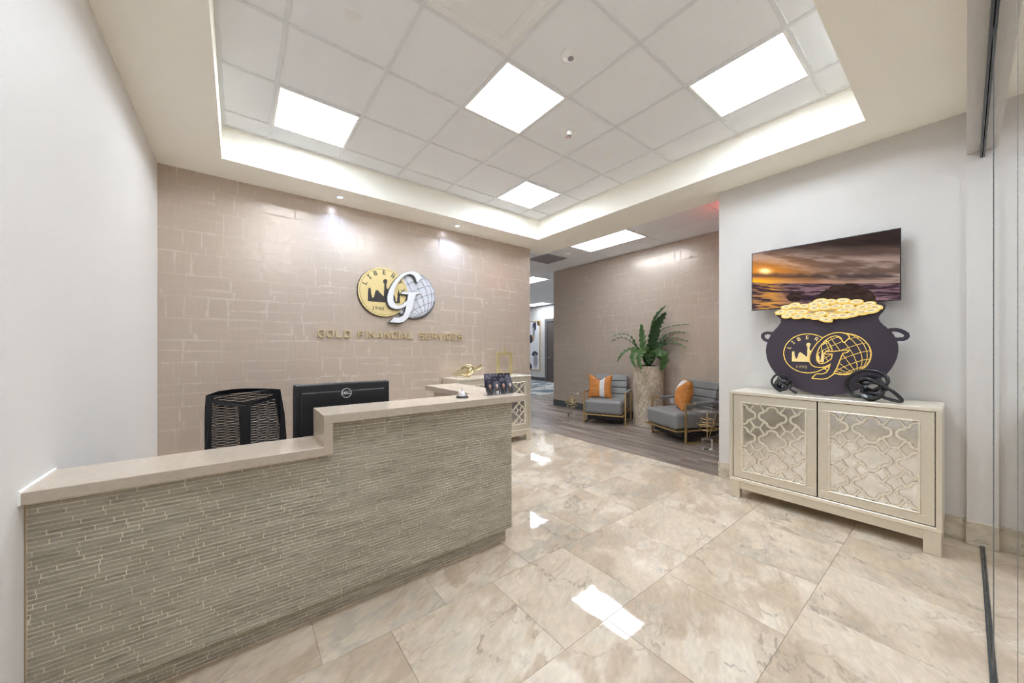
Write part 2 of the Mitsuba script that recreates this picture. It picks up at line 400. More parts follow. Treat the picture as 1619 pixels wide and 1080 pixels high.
while x < 6.13:
    x1 = min(x + .178, 6.14); y = 1.0 - r2.random() * 1.2
    while y < 9.4:
        y1 = y + 1.22
        a, b = max(y, .85), min(y1, 9.4)
        if b - a > .05: part(fl, 'plank', box(x + .0008, x1 - .0008, a + .0008, b - .0008, -.008, 0, .0015), 'wood')
        y = y1
    x = x1
part(fl, 'carpet_field', box(6.7, 10.3, 7.75, 13, -.006, .004, .002), 'carpet', label='blue-grey patterned carpet field beyond the wood planks')
# walls
struct('wall_left', box(XL - .15, XL, -2.7, YB, 0, ZS), 'paint_white', 'plain white left wall behind the reception desk')
struct('wall_back', box(XL, 3.85, YB, YB + .16, 0, ZS), 'wallpaper', 'taupe wall papered with an irregular block pattern behind the desk')
struct('wall_right', box(XR, XR + .16, -2.7, 1.62, 0, ZS), 'paint_white', 'white wall section behind the mirrored credenza')
struct('wall_front', box(XL, XR, -2.86, -2.7, 0, ZS), 'paint_white', 'white wall of the corridor outside the glass')
struct('wall_hall', box(6.14, 6.3, .85, 6.22, 0, ZH), 'wallpaper', 'taupe papered wall behind the armchairs')
struct('wall_hall_end', box(XR + .16, 6.3, .69, .85, 0, ZH), 'paint_white', 'white end wall of the seating hall')
struct('wall_far', box(10.6, 10.75, 6.0, 14.2, 0, ZH), 'paint_white', 'white wall at the far end of the hall with the artwork')
struct('wall_far_side', box(6.3, 10.6, 6.06, 6.22, 0, ZH), 'paint_white', 'white wall round the corner of the hall')
struct('wall_far_end', box(3.6, 10.75, 14.2, 14.35, 0, ZH), 'paint_white', 'white wall closing the far hall')
struct('wall_far_left', box(3.69, 3.85, YB + .16, 14.2, 0, ZH), 'paint_white', 'white wall of the far hall behind the papered wall')
# ceiling: soffit ring, tray with lay-in tiles, hall ceiling
ce = struct('ceiling', box(XL - .2, 11.0, -2.9, 14.4, 3.62, 3.75), 'paint_white', 'white tray ceiling with lay-in tiles inside a cream soffit')
CX0, CX1, CY0, CY1 = -.107, 3.633, .452, 4.015
part(ce, 'soffit', box(XL, CX0, -.003, YB, ZS, 3.6), 'paint_cream')
part(ce, 'soffit', box(CX1, 4.275, -.003, YB + .16, ZS, 3.6), 'paint_cream')
part(ce, 'soffit', box(CX0, CX1, CY1, YB + .16, ZS, 3.6), 'paint_cream')
part(ce, 'soffit', box(CX0, CX1, -.003, CY0, ZS, 3.6), 'paint_cream')
part(ce, 'corridor_slab', box(XL, XR, -2.7, -.12, ZS, 3.1), 'paint_white')
gx = [CX0] + [.233 + .604 * k for k in range(6)] + [CX1]
gy = [CY0] + [.674 + .616 * k for k in range(6)] + [CY1]
LIGHT = {(3, 3): 'square ceiling light panel in the middle of the tray ceiling', (5, 1): 'ceiling light panel near the right edge of the tray, above the credenza',
         (1, 5): 'ceiling light panel at the left of the tray, above the desk chair', (5, 5): 'ceiling light panel in the far back corner of the tray, seen smallest',
         (1, 1): 'ceiling light panel above the viewer in the near left corner of the tray'}
DIFF = (2, 2)
def grid_bars(xs, ys, z, w, parent, x0, x1, y0, y1):
    for x in xs: part(parent, 'grid_bar', box(x - w / 2, x + w / 2, y0, y1, z, z + .03, .002), 'grid_white')
    for k, y in enumerate(ys):
        for a, b in zip(xs[:-1], xs[1:]):
            part(parent, 'grid_bar', box(a + w / 2, b - w / 2, y - w / 2, y + w / 2, z, z + .03, .002), 'grid_white')
grid_bars([CX0 + .012] + gx[1:-1] + [CX1 - .012], [CY0 + .012] + gy[1:-1] + [CY1 - .012], ZC, .026, ce, CX0, CX1, CY0, CY1)
def light_panel(x0, x1, y0, y1, z, rad, label, group=None):
    k = thing('ceiling_light', label, 'light', group)
    w = .014
    fr = cat_([box(x0, x1, y0, y0 + w, z - .002, z + .03), box(x0, x1, y1 - w, y1, z - .002, z + .03), box(x0, x0 + w, y0 + w, y1 - w, z - .002, z + .03), box(x1 - w, x1, y0 + w, y1 - w, z - .002, z + .03), box(x0, x1, y0, y1, z + .03, z + .06)])
    part(k, 'frame', fr, 'plastic_white')
    v = np.array([[x0 + w, y0 + w, z + .004], [x1 - w, y0 + w, z + .004], [x1 - w, y1 - w, z + .004], [x0 + w, y1 - w, z + .004]])
    part(k, 'diffuser', (v, np.array([[0, 2, 1], [0, 3, 2]])), 'plastic_white', emitter={'type': 'area', 'radiance': {'type': 'rgb', 'value': list(rad)}})
    return k
for i in range(7):
    for j in range(7):
        x0, x1, y0, y1 = gx[i] + .011, gx[i + 1] - .011, gy[j] + .011, gy[j + 1] - .011
        if (i, j) in LIGHT: light_panel(x0, x1, y0, y1, ZC, PANEL, LIGHT[(i, j)])
        elif (i, j) == DIFF:
            k = thing('air_diffuser', 'square white air diffuser plate in the tray ceiling beside the middle light', 'air vent')
            part(k, 'frame', cat_([box(x0, x1, y0, y0 + .05, ZC + .004, ZC + .03, .003), box(x0, x1, y1 - .05, y1, ZC + .004, ZC + .03, .003), box(x0, x0 + .05, y0, y1, ZC + .004, ZC + .03, .003), box(x1 - .05, x1, y0, y1, ZC + .004, ZC + .03, .003), box(x0, x1, y0, y1, ZC + .05, ZC + .06)]), 'plastic_white')
            part(k, 'centre_plate', box(x0 + .10, x1 - .10, y0 + .10, y1 - .10, ZC + .014, ZC + .024, .006), 'plastic_white')
            q, zq = .13, ZC + .034
            V = np.array([[x0 + .045, y0 + .045, ZC + .008], [x1 - .045, y0 + .045, ZC + .008], [x1 - .045, y1 - .045, ZC + .008], [x0 + .045, y1 - .045, ZC + .008], [x0 + q, y0 + q, zq], [x1 - q, y0 + q, zq], [x1 - q, y1 - q, zq], [x0 + q, y1 - q, zq]])
            part(k, 'cone', (V, np.array([[0, 4, 5, 1], [1, 5, 6, 2], [2, 6, 7, 3], [3, 7, 4, 0]])), 'plastic_white')
        else: part(ce, 'ceiling_tile', box(x0, x1, y0, y1, ZC + .007, ZC + .025, .003), 'tile_white')
# hall ceiling
hx = [4.26 + .61 * k for k in range(11)]; hy = [.89 + 1.21 * k for k in range(12)]
HL = {(1, 2): 'long ceiling light panel in the hall beside the soffit'}
for i in range(10):
    for j in range(11):
        x0, x1, y0, y1 = hx[i] + .006, hx[i + 1] - .006, hy[j] + .006, hy[j + 1] - .006
        if y0 < 6.05 and x1 > 6.14:
            if x0 > 6.13: continue
            x1 = 6.135
        if (i, j) == (1, 2): light_panel(x0, x1, y0, y1, ZH, HALL, HL[(1, 2)])
        elif (i, j) in ((3, 5), (9, 8)): light_panel(x0, x1, y0, y1, ZH, HALL, 'far ceiling light panel in the hall, higher of two seen past the papered wall' if (i, j) == (3, 5) else 'farthest ceiling light panel of the hall, just in front of the white far wall')
        elif (i, j) in ((8, 5), (5, 9), (2, 9)): light_panel(x0, x1, y0, y1, ZH, HALL, {8: 'unseen hall ceiling light added round the corner behind the papered wall', 5: 'unseen hall ceiling light added in the middle of the far hall above the carpet', 2: 'unseen hall ceiling light added behind the end of the papered back wall'}[i])  # three unseen panels, added to brighten the far hall
        elif (i, j) == (1, 3):
            part(ce, 'ceiling_tile', box(x0, x1, y0, 5.13 - .006, ZH + .002, ZH + .02, .003), 'tile_white')
            k = thing('return_air_grille', 'grey square air return grille in the hall ceiling', 'air vent')
            part(k, 'frame', cat_([box(x0, x1, 5.136, 5.16, ZH - .003, ZH + .02), box(x0, x1, 5.715, y1, ZH - .003, ZH + .02), box(x0, x0 + .02, 5.16, 5.715, ZH - .003, ZH + .02), box(x1 - .02, x1, 5.16, 5.715, ZH - .003, ZH + .02)]), 'duct_grey')
            part(k, 'backing', box(x0, x1, 5.14, y1, ZH + .02, ZH + .03), 'duct_dark')
            for q in range(22):
                xx = x0 + .03 + q * (x1 - x0 - .06) / 21
                part(k, 'louvre', rot(box(xx - .010, xx + .010, 5.16, 5.715, ZH + .004, ZH + .007), .5, [0, 1, 0], (xx, 5.4, ZH + .005)), 'duct_grey')
        else: part(ce, 'ceiling_tile', box(x0, x1, y0, y1, ZH + .002, ZH + .02, .003), 'tile_white')
part(ce, 'hall_grid', box(4.2, 11, .6, 14.3, ZH + .02, ZH + .03), 'grid_white')
for x0, x1, lab in ((.2, .8, 0), (2.4, 3.0, 1)):
    light_panel(x0, x1, -1.6, -1.0, ZS - .03, PANEL, ('left' if not lab else 'right') + ' ceiling light panel added in the unseen corridor outside the glass')  # added panels, out of view, to keep the corridor from going dark
# header, pilaster, stone bases, glass
tr = struct('trim_1', box(XL, XR, -.12, -.003, 2.722, ZS), 'paint_white', 'white header beam above the glass front')
struct('trim_2', box(4.035, XR, -.12, -.003, 0, 2.722), 'paint_white', 'white pilaster where the glass front meets the right wall')
bs = struct('baseboard_right', None, None, 'beige stone baseboard along the right wall')
for a, b in ((-.003, .43), (.432, 1.02), (1.022, 1.625)): part(bs, 'stone', box(4.053, XR, a, b, 0, .165, .002), 'stone_base')
part(bs, 'stone', box(4.022, 4.053, -.135, -.0, 0, .165, .002), 'stone_base')
for k in range(4): part(bs, 'stone', box(4.053, XR, -.137 - .588 * (k + 1), -.139 - .588 * k, 0, .165, .002), 'stone_base')
bs = struct('baseboard_left', None, None, 'beige stone baseboard along the left wall in front of the desk')
for k in range(8): part(bs, 'stone', box(XL, XL + .012, -2.7 + .588 * k, -2.702 + .588 * (k + 1) if k < 7 else 1.94, 0, .165, .002), 'stone_base')
struct('baseboard_hall', box(6.128, 6.14, .85, 6.22, 0, .14, .002), 'base_grey', 'dark grey baseboard under the papered hall wall')
struct('baseboard_far', box(10.588, 10.6, 6.22, 14.2, 0, .14, .002), 'base_grey', 'dark grey baseboard under the white far wall')
struct('baseboard_back', box(XL, 3.85, YB - .012, YB, 0, .14, .002), 'base_grey', 'dark grey baseboard under the papered back wall')
gl = struct('window_1', None, None, 'frameless glass front beside the viewer with dark floor and ceiling channels')
for a, b in ((-.56, 1.345), (1.357, 2.437), (2.447, 4.03)):
    part(gl, 'pane', (np.array([[a, -.07, .012], [b, -.07, .012], [b, -.07, 2.70], [a, -.07, 2.70]]), np.array([[0, 1, 2], [0, 2, 3]])), 'glass_pane')
for a, h in ((1.351, .0005), (2.442, .0017)): part(gl, 'joint', box(a - .004, a + .004, -.07 - h, -.07 + h, .012, 2.69), 'steel_line')
part(gl, 'floor_channel', cat_([box(-.56, 4.022, -.081, -.072, 0, .012), box(-.56, 4.022, -.068, -.060, 0, .012)]), 'rubber_dark')
part(gl, 'head_channel', cat_([box(-.56, 4.035, -.081, -.072, 2.675, 2.722), box(-.56, 4.035, -.068, -.060, 2.675, 2.722)]), 'rubber_dark')
# far door
dn = struct('door_1', None, None, 'dark brown door in a dark frame in the white far wall')
part(dn, 'door_leaf', box(10.575, 10.6, 10.15, 11.1, .01, 2.56, .004), 'door_brown')
part(dn, 'door_frame', cat_([box(10.55, 10.6, 11.1, 11.24, 0, 2.68, .004), box(10.55, 10.6, 10.02, 10.15, 0, 2.68, .004), box(10.55, 10.6, 10.15, 11.1, 2.56, 2.68, .004)]), 'door_frame')
part(dn, 'door_handle', cat_([box(10.53, 10.575, 10.98, 11.02, 1.0, 1.04, .006), tube([[10.53, 11.0, 1.02], [10.53, 10.86, 1.02]], .012, 8)]), 'chrome', True)

# ------------------------------------------------------------------ ceiling devices
def disc(name, label, cat, x, y, z, prof, m='plastic_white'):
    k = thing(name, label, cat); part(k, 'body', lathe([(r, z - h) for r, h in prof], 32, (x, y, 0)), m, 40); return k
disc('sprinkler_cap', 'flat round white sprinkler cap on the ceiling tile nearest the left light', 'sprinkler', .538, 2.222, ZC + .007, [(0, .012), (.042, .012), (.045, .008), (.045, 0)])
disc('sprinkler_cap', 'flat round white sprinkler cap on the ceiling tile to the right of the fire alarm', 'sprinkler', 2.968, 2.231, ZC + .007, [(0, .012), (.042, .012), (.045, .008), (.045, 0)])
k = disc('ceiling_sensor', 'round white motion sensor dome on the tray ceiling nearest the viewer', 'sensor', 1.758, 1.62, ZC + .007, [(0, .034), (.028, .032), (.045, .02), (.06, .012), (.062, 0)])
part(k, 'lens', lathe([(0, ZC - .034), (.018, ZC - .031), (.021, ZC - .02)], 24, (1.758, 1.62, 0)), 'duct_grey', 40)
k = disc('fire_alarm', 'white round fire alarm strobe with red lettering on the tray ceiling', 'alarm', 2.37, 2.205, ZC + .007, [(0, .030), (.030, .030), (.055, .022), (.075, .014), (.078, 0)])
part(k, 'strobe_lens', lathe([(0, ZC - .048), (.018, ZC - .045), (.026, ZC - .020)], 20, (2.355, 2.19, 0)), 'chrome', 40)
tm = meshkit.text_mesh('FIRE', .018, .002, True); tm.apply_translation(-tm.centroid)
a = math.radians(52.1 - 90)
M = np.eye(4); M[:3, 0] = (math.cos(a), math.sin(a), 0); M[:3, 1] = (math.sin(a) * -1 * -1, -math.cos(a), 0); M[:3, 1] = (-math.sin(a) * -1, -math.cos(a), 0); M[:3, 2] = (0, 0, -1)
M[:3, 3] = (2.37 + .045 * math.cos(math.radians(52)), 2.205 + .045 * math.sin(math.radians(52)), ZC - .0165)
tm.apply_transform(M); part(k, 'lettering', tm, 'red_print', label='red word FIRE')
disc('smoke_detector', 'round white smoke detector on the hall ceiling beside the grille', 'smoke detector', 5.17, 4.86, ZH + .002, [(0, .045), (.05, .043), (.066, .03), (.072, .012), (.075, 0)])
for i, (x, y) in enumerate(((.895, 4.237), (2.361, 4.242))):
    k = thing('downlight', ('left' if i == 0 else 'right') + ' small round recessed downlight in the soffit above the ' + ('papered wall, left of the logo' if i == 0 else 'right side of the logo'), 'light')
    part(k, 'trim_ring', lathe([(.026, ZS - .001), (.036, ZS - .004), (.050, ZS - .003), (.053, ZS)], 28, (x, y, 0)), 'plastic_white', 40)
    part(k, 'lamp', lathe([(.0, ZS - .002), (.026, ZS - .0015)], 20, (x, y, 0)), 'plastic_white', False, emitter={'type': 'area', 'radiance': {'type': 'rgb', 'value': [30, 33, 40]}})
    scene[f'downlight_beam_{i}'] = {'type': 'spot', 'to_world': T().look_at(origin=[x, y, ZS - .012], target=[x, y + .05, 1.6], up=[0, 1, 0]), 'intensity': {'type': 'rgb', 'value': list(SPOT)}, 'cutoff_angle': 62.0, 'beam_width': 16.0}
k = thing('exit_sign', 'red lit exit sign hung from the hall ceiling behind the right wall', 'exit sign')
part(k, 'housing', box(4.86, 5.16, 1.735, 1.76, 3.0, 3.2, .004), 'plastic_white')
part(k, 'stem', tube([[5.01, 1.748, 3.2], [5.01, 1.748, ZH]], .012, 8), 'plastic_white')
tm = meshkit.text_mesh('EXIT', .12, .004, True); tm.apply_translation(-tm.centroid)
tm.apply_transform(np.array([[-1, 0, 0, 5.01], [0, 0, 1, 1.762], [0, 1, 0, 3.1], [0, 0, 0, 1.]]))
part(k, 'lettering', tm, 'red_print', emitter={'type': 'area', 'radiance': {'type': 'rgb', 'value': [9, .35, .3]}}, label='glowing red word EXIT')

# ------------------------------------------------------------------ wall logo and lettering
BOWL = [(.479, .233), (.448, .276), (.378, .3), (.309, .291), (.229, .258), (.15, .186), (.086, .088), (.044, -.012), (.032, -.101), (.054, -.17), (.111, -.201), (.189, -.198), (.249, -.168), (.296, -.118), (.309, -.065), (.276, -.094), (.229, -.139), (.176, -.16), (.131, -.147), (.106, -.095), (.106, -.031), (.127, .061), (.176, .157), (.235, .223), (.296, .259), (.35, .264), (.385, .241), (.406, .204), (.42, .159), (.448, .196)]
STEM = [(.209, -.002), (.229, .022), (.309, .025), (.455, .045), (.469, .039), (.448, .021), (.403, .008), (.378, -.072), (.343, -.194), (.296, -.303), (.235, -.358), (.176, -.374), (.066, -.37), (.114, -.313), (.189, -.309), (.235, -.28), (.262, -.226), (.282, -.12), (.303, -.002)]
SKY = [(-.191, -.127), (-.191, -.096), (-.187, .027), (-.159, .034), (-.153, -.043), (-.135, -.087), (-.123, -.077), (-.101, .005), (-.079, .019), (-.067, .005), (-.04, -.02), (-.021, -.037), (0, -.054), (.005, .098), (-.009, .122), (-.009, .147), (.016, .166), (.041, .153), (.041, .128), (.029, .101), (.031, .044), (.047, .046), (.073, -.009), (.137, -.035), (.147, -.105), (.166, -.103), (.17, -.006), (.184, .054), (.198, -.003), (.2, -.122), (.147, -.126), (.022, -.128)]
RC = .303; GC = (.385, -.005)
def chaikin(p, n=2):
    p = np.asarray(p, float)
    for _ in range(n):
        q = np.roll(p, -1, 0); p = np.stack([.75 * p + .25 * q, .25 * p + .75 * q], 1).reshape(-1, 2)
    return Polygon(p).buffer(0)
GPOLY = unary_union([chaikin(BOWL, 1), Polygon(STEM).buffer(0)]).buffer(.002)
SKYP = Polygon(SKY).buffer(0)
def globe_lines(w):
    out = []
    ax = math.radians(29); tilt = math.radians(-10)
    def pr(lat, lon):
        x, y, z = math.cos(lat) * math.sin(lon), math.sin(lat), math.cos(lat) * math.cos(lon)
        y, z = y * math.cos(tilt) + z * math.sin(tilt) * -1, z * math.cos(tilt) + y * math.sin(tilt)
        return (x * math.cos(ax) - y * math.sin(ax)) * RC * .985, (x * math.sin(ax) + y * math.cos(ax)) * RC * .985, z
    def run(pts):
        seg = []
        for p in pts:
            if p[2] >= -.02: seg.append((GC[0] + p[0], GC[1] + p[1]))
            elif len(seg) > 1: out.append(stroke(seg, w)); seg = []
            else: seg = []
        if len(seg) > 1: out.append(stroke(seg, w))
    for lo in range(0, 360, 20): run([pr(math.radians(la), math.radians(lo)) for la in range(-90, 91, 5)])
    for la in range(-66, 67, 22): run([pr(math.radians(la), math.radians(lo)) for lo in range(0, 361, 6)])
    return unary_union(out).intersection(ell(GC[0], GC[1], RC, RC, 64))
def letter_poly(ch, h, bold=True):
    m = meshkit.text_mesh(ch, h, .001, bold)
    t = m.triangles[(m.face_normals[:, 2] > .9)][:, :, :2]
    g = unary_union([Polygon(q).buffer(1e-6) for q in t if Polygon(q).area > 1e-12])
    c = g.bounds; return affinity.translate(g, -(c[0] + c[2]) / 2, -(c[1] + c[3]) / 2)
def arc_letters():
    out = []
    for ch, ang in zip('LIBERTY', (158, 136, 115, 89.5, 62, 35, 9.5)):
        g = affinity.rotate(letter_poly(ch, .052), ang - 90, origin=(0, 0))
        out.append(affinity.translate(g, .243 * math.cos(math.radians(ang)), .243 * math.sin(math.radians(ang))))
    return out
YEAR = affinity.translate(letter_poly('1998', .042, False), -.07, -.206)
O = (1.435, YB, 2.07)
lg = thing('wall_logo', 'round logo sign of a gold coin and silver globe joined by a white letter', 'logo sign')
part(lg, 'coin_disc', extr(ell(0, 0, RC, RC, 72), .022, O, EXB, EYB, .012, .002), 'sign_yellow', label='gold coin disc')
part(lg, 'coin_rim', extr(ell(0, 0, RC + .004, RC + .004, 72), .018, (O[0] - .004, O[1], O[2] - .004), EXB, EYB, .004), 'sign_dark')
part(lg, 'coin_ring', extr(ell(0, 0, RC - .018, RC - .018, 72).difference(ell(0, 0, RC - .021, RC - .021, 72)), .001, O, EXB, EYB, .034), 'sign_dark')
part(lg, 'skyline', extr(SKYP, .002, O, EXB, EYB, .034), 'sign_dark', label='dark city skyline silhouette')
for g in arc_letters(): part(lg, 'letter', extr(g, .002, O, EXB, EYB, .034), 'sign_dark')
part(lg, 'year', extr(YEAR, .002, O, EXB, EYB, .034), 'sign_dark', label='dark numerals 1998')
gd = ell(GC[0], GC[1], RC, RC, 72)
part(lg, 'globe_disc', extr(gd.difference(ell(0, 0, RC, RC, 72)), .022, O, EXB, EYB, .012, .002), 'sign_silver', label='silver globe disc')
part(lg, 'globe_rim', extr(ell(GC[0] + .002, GC[1] - .006, RC + .005, RC + .005, 72).difference(ell(0, 0, RC, RC, 72)), .018, O, EXB, EYB, .004), 'sign_dark')
part(lg, 'globe_lines', extr(globe_lines(.005).difference(ell(0, 0, RC, RC, 72)), .0015, O, EXB, EYB, .034), 'sign_dark', label='dark grid lines of the globe')
part(lg, 'monogram_shadow', extr(unary_union([affinity.translate(GPOLY.buffer(.003), -.012 * q / 4, -.012 * q / 4) for q in range(5)]), .026, O, EXB, EYB, .030), 'sign_dark', label='black drop edge of the letter G')
part(lg, 'monogram', extr(GPOLY, .010, O, EXB, EYB, .056, .001), 'sign_white', label='white letter G')
# GOLD FINANCIAL SERVICES, one wide round-cornered letter each
def rr(x0, y0, x1, y1, r, w): return sbox(x0 + r, y0 + r, x1 - r, y1 - r).buffer(r).difference(sbox(x0 + r, y0 + r, x1 - r, y1 - r).buffer(r - w))
def wide(ch, W=.068, H=.086, w=.0125):
    h = w / 2; L = lambda *p: stroke(p, w, cap=2)
    x0, x1, y0, y1 = h, W - h, h, H - h; mid = H / 2; r = .02
    ring = rr(0, 0, W, H, .022, w)
    if ch == 'O': return ring
    if ch == 'C': return ring.difference(sbox(W * .5, H * .30, W + .01, H * .70))
    if ch == 'G': return unary_union([ring.difference(sbox(W * .5, mid, W + .01, H * .74)), L((W * .55, mid - .002), (x1, mid - .002))])
    if ch == 'D': return unary_union([ring, sbox(0, 0, .022, w), sbox(0, H - w, .022, H), sbox(0, 0, w, H)])
    if ch == 'L': return L((x0, y1), (x0, y0), (x1, y0))
    if ch == 'F': return unary_union([L((x0, y0), (x0, y1), (x1, y1)), L((x0, mid), (x1 - .008, mid))])
    if ch == 'E': return unary_union([L((x1, y1), (x0, y1), (x0, y0), (x1, y0)), L((x0, mid), (x1 - .006, mid))])
    if ch == 'I': return sbox(0, 0, w, H)
    if ch == 'N': return unary_union([L((x0, y0), (x0, y1)), L((x0, y1), (x1, y0)), L((x1, y0), (x1, y1))])
    if ch == 'A': return unary_union([L((x0, y0), (W / 2, y1), (x1, y0)), L((W * .22, H * .28), (W * .78, H * .28))])
    if ch == 'V': return L((x0, y1), (W / 2, y0), (x1, y1))
    if ch == 'R': return unary_union([rr(0, mid - h, W, H, .02, w), L((x0, y0), (x0, y1)), sbox(0, H - w, .02, H), sbox(0, mid - h, .02, mid + h), L((W * .5, mid), (x1, y0))])
    if ch == 'S':
        a = rr(0, mid - h, W, H, .02, w).difference(sbox(W * .5, mid + h, W + .01, H - w)); b = rr(0, 0, W, mid + h, .02, w).difference(sbox(-.01, w, W * .5, mid - h))
        return unary_union([a, b])
TXT = 'GOLD FINANCIAL SERVICES'
wd = [(.0125 if c == 'I' else .04 if c == ' ' else .068) for c in TXT]; gap = (1.835 - sum(wd)) / (len(TXT) - 1)
lt = thing('wall_lettering', 'gold raised lettering below the round logo on the papered wall', 'lettering')
x = .713
for c, w_ in zip(TXT, wd):
    if c != ' ':
        g = wide(c).intersection(sbox(-.001, -.001, .2, .0875))
        part(lt, 'letter', extr(g, .022, (x, YB, 1.497), EXB, EYB, .004, .0015), 'letter_gold')
    x += w_ + gap

# ------------------------------------------------------------------ reception desk
dk = thing('reception_desk', 'long reception desk clad in grey-taupe strip stone mosaic', 'reception desk')
YF, DX1 = 1.945, 1.512
part(dk, 'body', cat_([box(XL + .004, .372, YF + .0012, 2.17, .118, .844), box(.372, DX1 - .0012, YF + .0012, 2.17, .118, .995), box(1.40, DX1 - .0012, 2.17, 2.93, .118, .995), box(1.39, 1.40, 2.17, 2.93, .05, .995)]), 'grout')
part(dk, 'toe_kick', cat_([box(XL + .004, DX1 - .002, 2.0135, 2.15, 0, .118), box(1.42, DX1 - .012, 2.15, 2.9, 0, .118)]), 'grout')
part(dk, 'edge_strip', box(XL + .0005, XL + .0045, YF - .002, YF + .012, .11, .845), 'trim_metal', label='thin metal edge strip')
part(dk, 'work_surface', box(XL + .004, 1.39, 2.18, 2.78, .715, .745, .002), 'worktop_dark')
PITCH, GAP = .0162, .0023
bricks = []
rb = random.Random(11)
def course(x0, x1, z0, z1, ax):
    x = x0 + rb.uniform(-.10, 0)
    while x < x1:
        L = rb.choice((.052, .078, .105, .105, .135, .158, .185)); a, b = max(x, x0), min(x + L, x1)
        if b - a > .006: bricks.append((a + GAP / 2, b - GAP / 2, z0 + GAP / 2, z1 - GAP / 2, ax))
        x += L
z = .118
while z < .997:
    z1 = min(z + PITCH, .997)
    if z1 <= .845: course(XL + .005, DX1, z, z1, 'front')
    else: course(.362, DX1, z, z1, 'front')
    course(YF + .002, 2.94, z, z1, 'side') if z1 - z > .01 else None
    z += PITCH
z = .002
while z + PITCH < .118: course(XL + .005, DX1 - .002, z, z + PITCH, 'toe'); z += PITCH
def bmesh(b, d):
    a, e, z0, z1, ax = b
    if ax == 'front': return box(a, e, YF - d, YF + .014, z0, z1, .0014)
    if ax == 'toe': return box(a, e, 2.012 - d, 2.024, z0, z1, .0014)
    return box(DX1 - .014, DX1 + d, a, e, z0, z1, .0014)
def apparent(b):
    p = np.array([(b[0] + b[1]) / 2, YF, (b[2] + b[3]) / 2 - CAMZ]); 
    return -1 if b[4] == 'side' else (b[1] - b[0]) / (p @ p) ** 1.0
order = sorted(range(len(bricks)), key=lambda i: -apparent(bricks[i]) if not (bricks[i][3] < .25 and bricks[i][0] < -.15) else 1)
near, far = order[:300], order[300:]
meshes = {i: bmesh(bricks[i], rb.uniform(-.0004, .0016)) for i in range(len(bricks))}
for i in near: part(dk, 'mosaic_tile', meshes[i], 'mosaic')
part(dk, 'mosaic_field', cat_([meshes[i] for i in far]), 'mosaic', kind='stuff')
ct = thing('countertop', 'low beige quartz countertop running from the left wall', 'countertop')
part(ct, 'slab', box(XL + .004, .333, 1.90, 2.195, .845, .886, .002), 'quartz')
part(ct, 'wall_caulk', cat_([box(XL, XL + .006, 1.898, 2.195, .845, .892)]), 'caulk', label='white caulk line against the wall')
ct = thing('countertop', 'raised L-shaped beige quartz countertop with the bell and brochures on it', 'countertop')
sl = Polygon([(.330, 1.90), (1.622, 1.90), (1.650, 2.97), (1.328, 2.97), (1.328, 2.195), (.330, 2.195)])
part(ct, 'slab', extr(sl, .041, (0, 0, .997), (1, 0, 0), (0, 1, 0), 0, .0015), 'quartz')
part(ct, 'end_panel', box(.330, .371, 1.901, 2.194, .846, .997, .0015), 'quartz')

# service bell
k = thing('service_bell', 'silver call bell on a black base on the raised counter', 'bell')
bx, by, bz = 1.18, 2.055, 1.038
part(k, 'base', lathe([(0, bz + .012), (.034, bz + .012), (.040, bz + .006), (.041, bz), (0, bz)], 32, (bx, by, 0)), 'black_plastic', 40)
part(k, 'dome', lathe([(0, bz + .045), (.010, bz + .0445), (.020, bz + .040), (.028, bz + .031), (.0325, bz + .018), (.033, bz + .012)], 32, (bx, by, 0)), 'chrome', True)
part(k, 'button', cat_([lathe([(.0025, bz + .044), (.0025, bz + .056), (.006, bz + .057), (.006, bz + .061), (0, bz + .062)], 16, (bx, by, 0))]), 'chrome', 40)
# brochure holder with cards
HX0, HX1, HY = 1.352, 1.582, 2.015
k = thing('brochure_holder', 'clear acrylic card holder on the raised counter filled with dark cards', 'card holder')
hold = []
for t in range(4): hold.append(box(HX0, HX1, HY + .0105 * t - .004, HY + .0105 * t - .002, bz + .0 + .0185 * t, bz + .04 + .0185 * t))
hold += [box(HX0, HX0 + .002, HY - .004, HY + .05, bz, bz + .03), box(HX1 - .002, HX1, HY - .004, HY + .05, bz, bz + .03), box(HX0, HX1, HY - .004, HY + .05, bz, bz + .002)]
part(k, 'holder_body', cat_(hold), 'acrylic')
cw = (HX1 - HX0) / 4
faces = {(0, 0): ('card_dark', 'skin_print', .0, .055, 'pale bearded face'), (0, 1): ('card_grey', 'skin_print_light', .012, .06, ''), (0, 2): ('card_dark', 'skin_print', .008, .055, ''), (0, 3): ('card_grey', 'skin_print', .004, .05, '')}
rowname = ('front', 'second', 'third', 'back'); colname = ('leftmost', 'second from left', 'third from left', 'rightmost')
rc = random.Random(5)
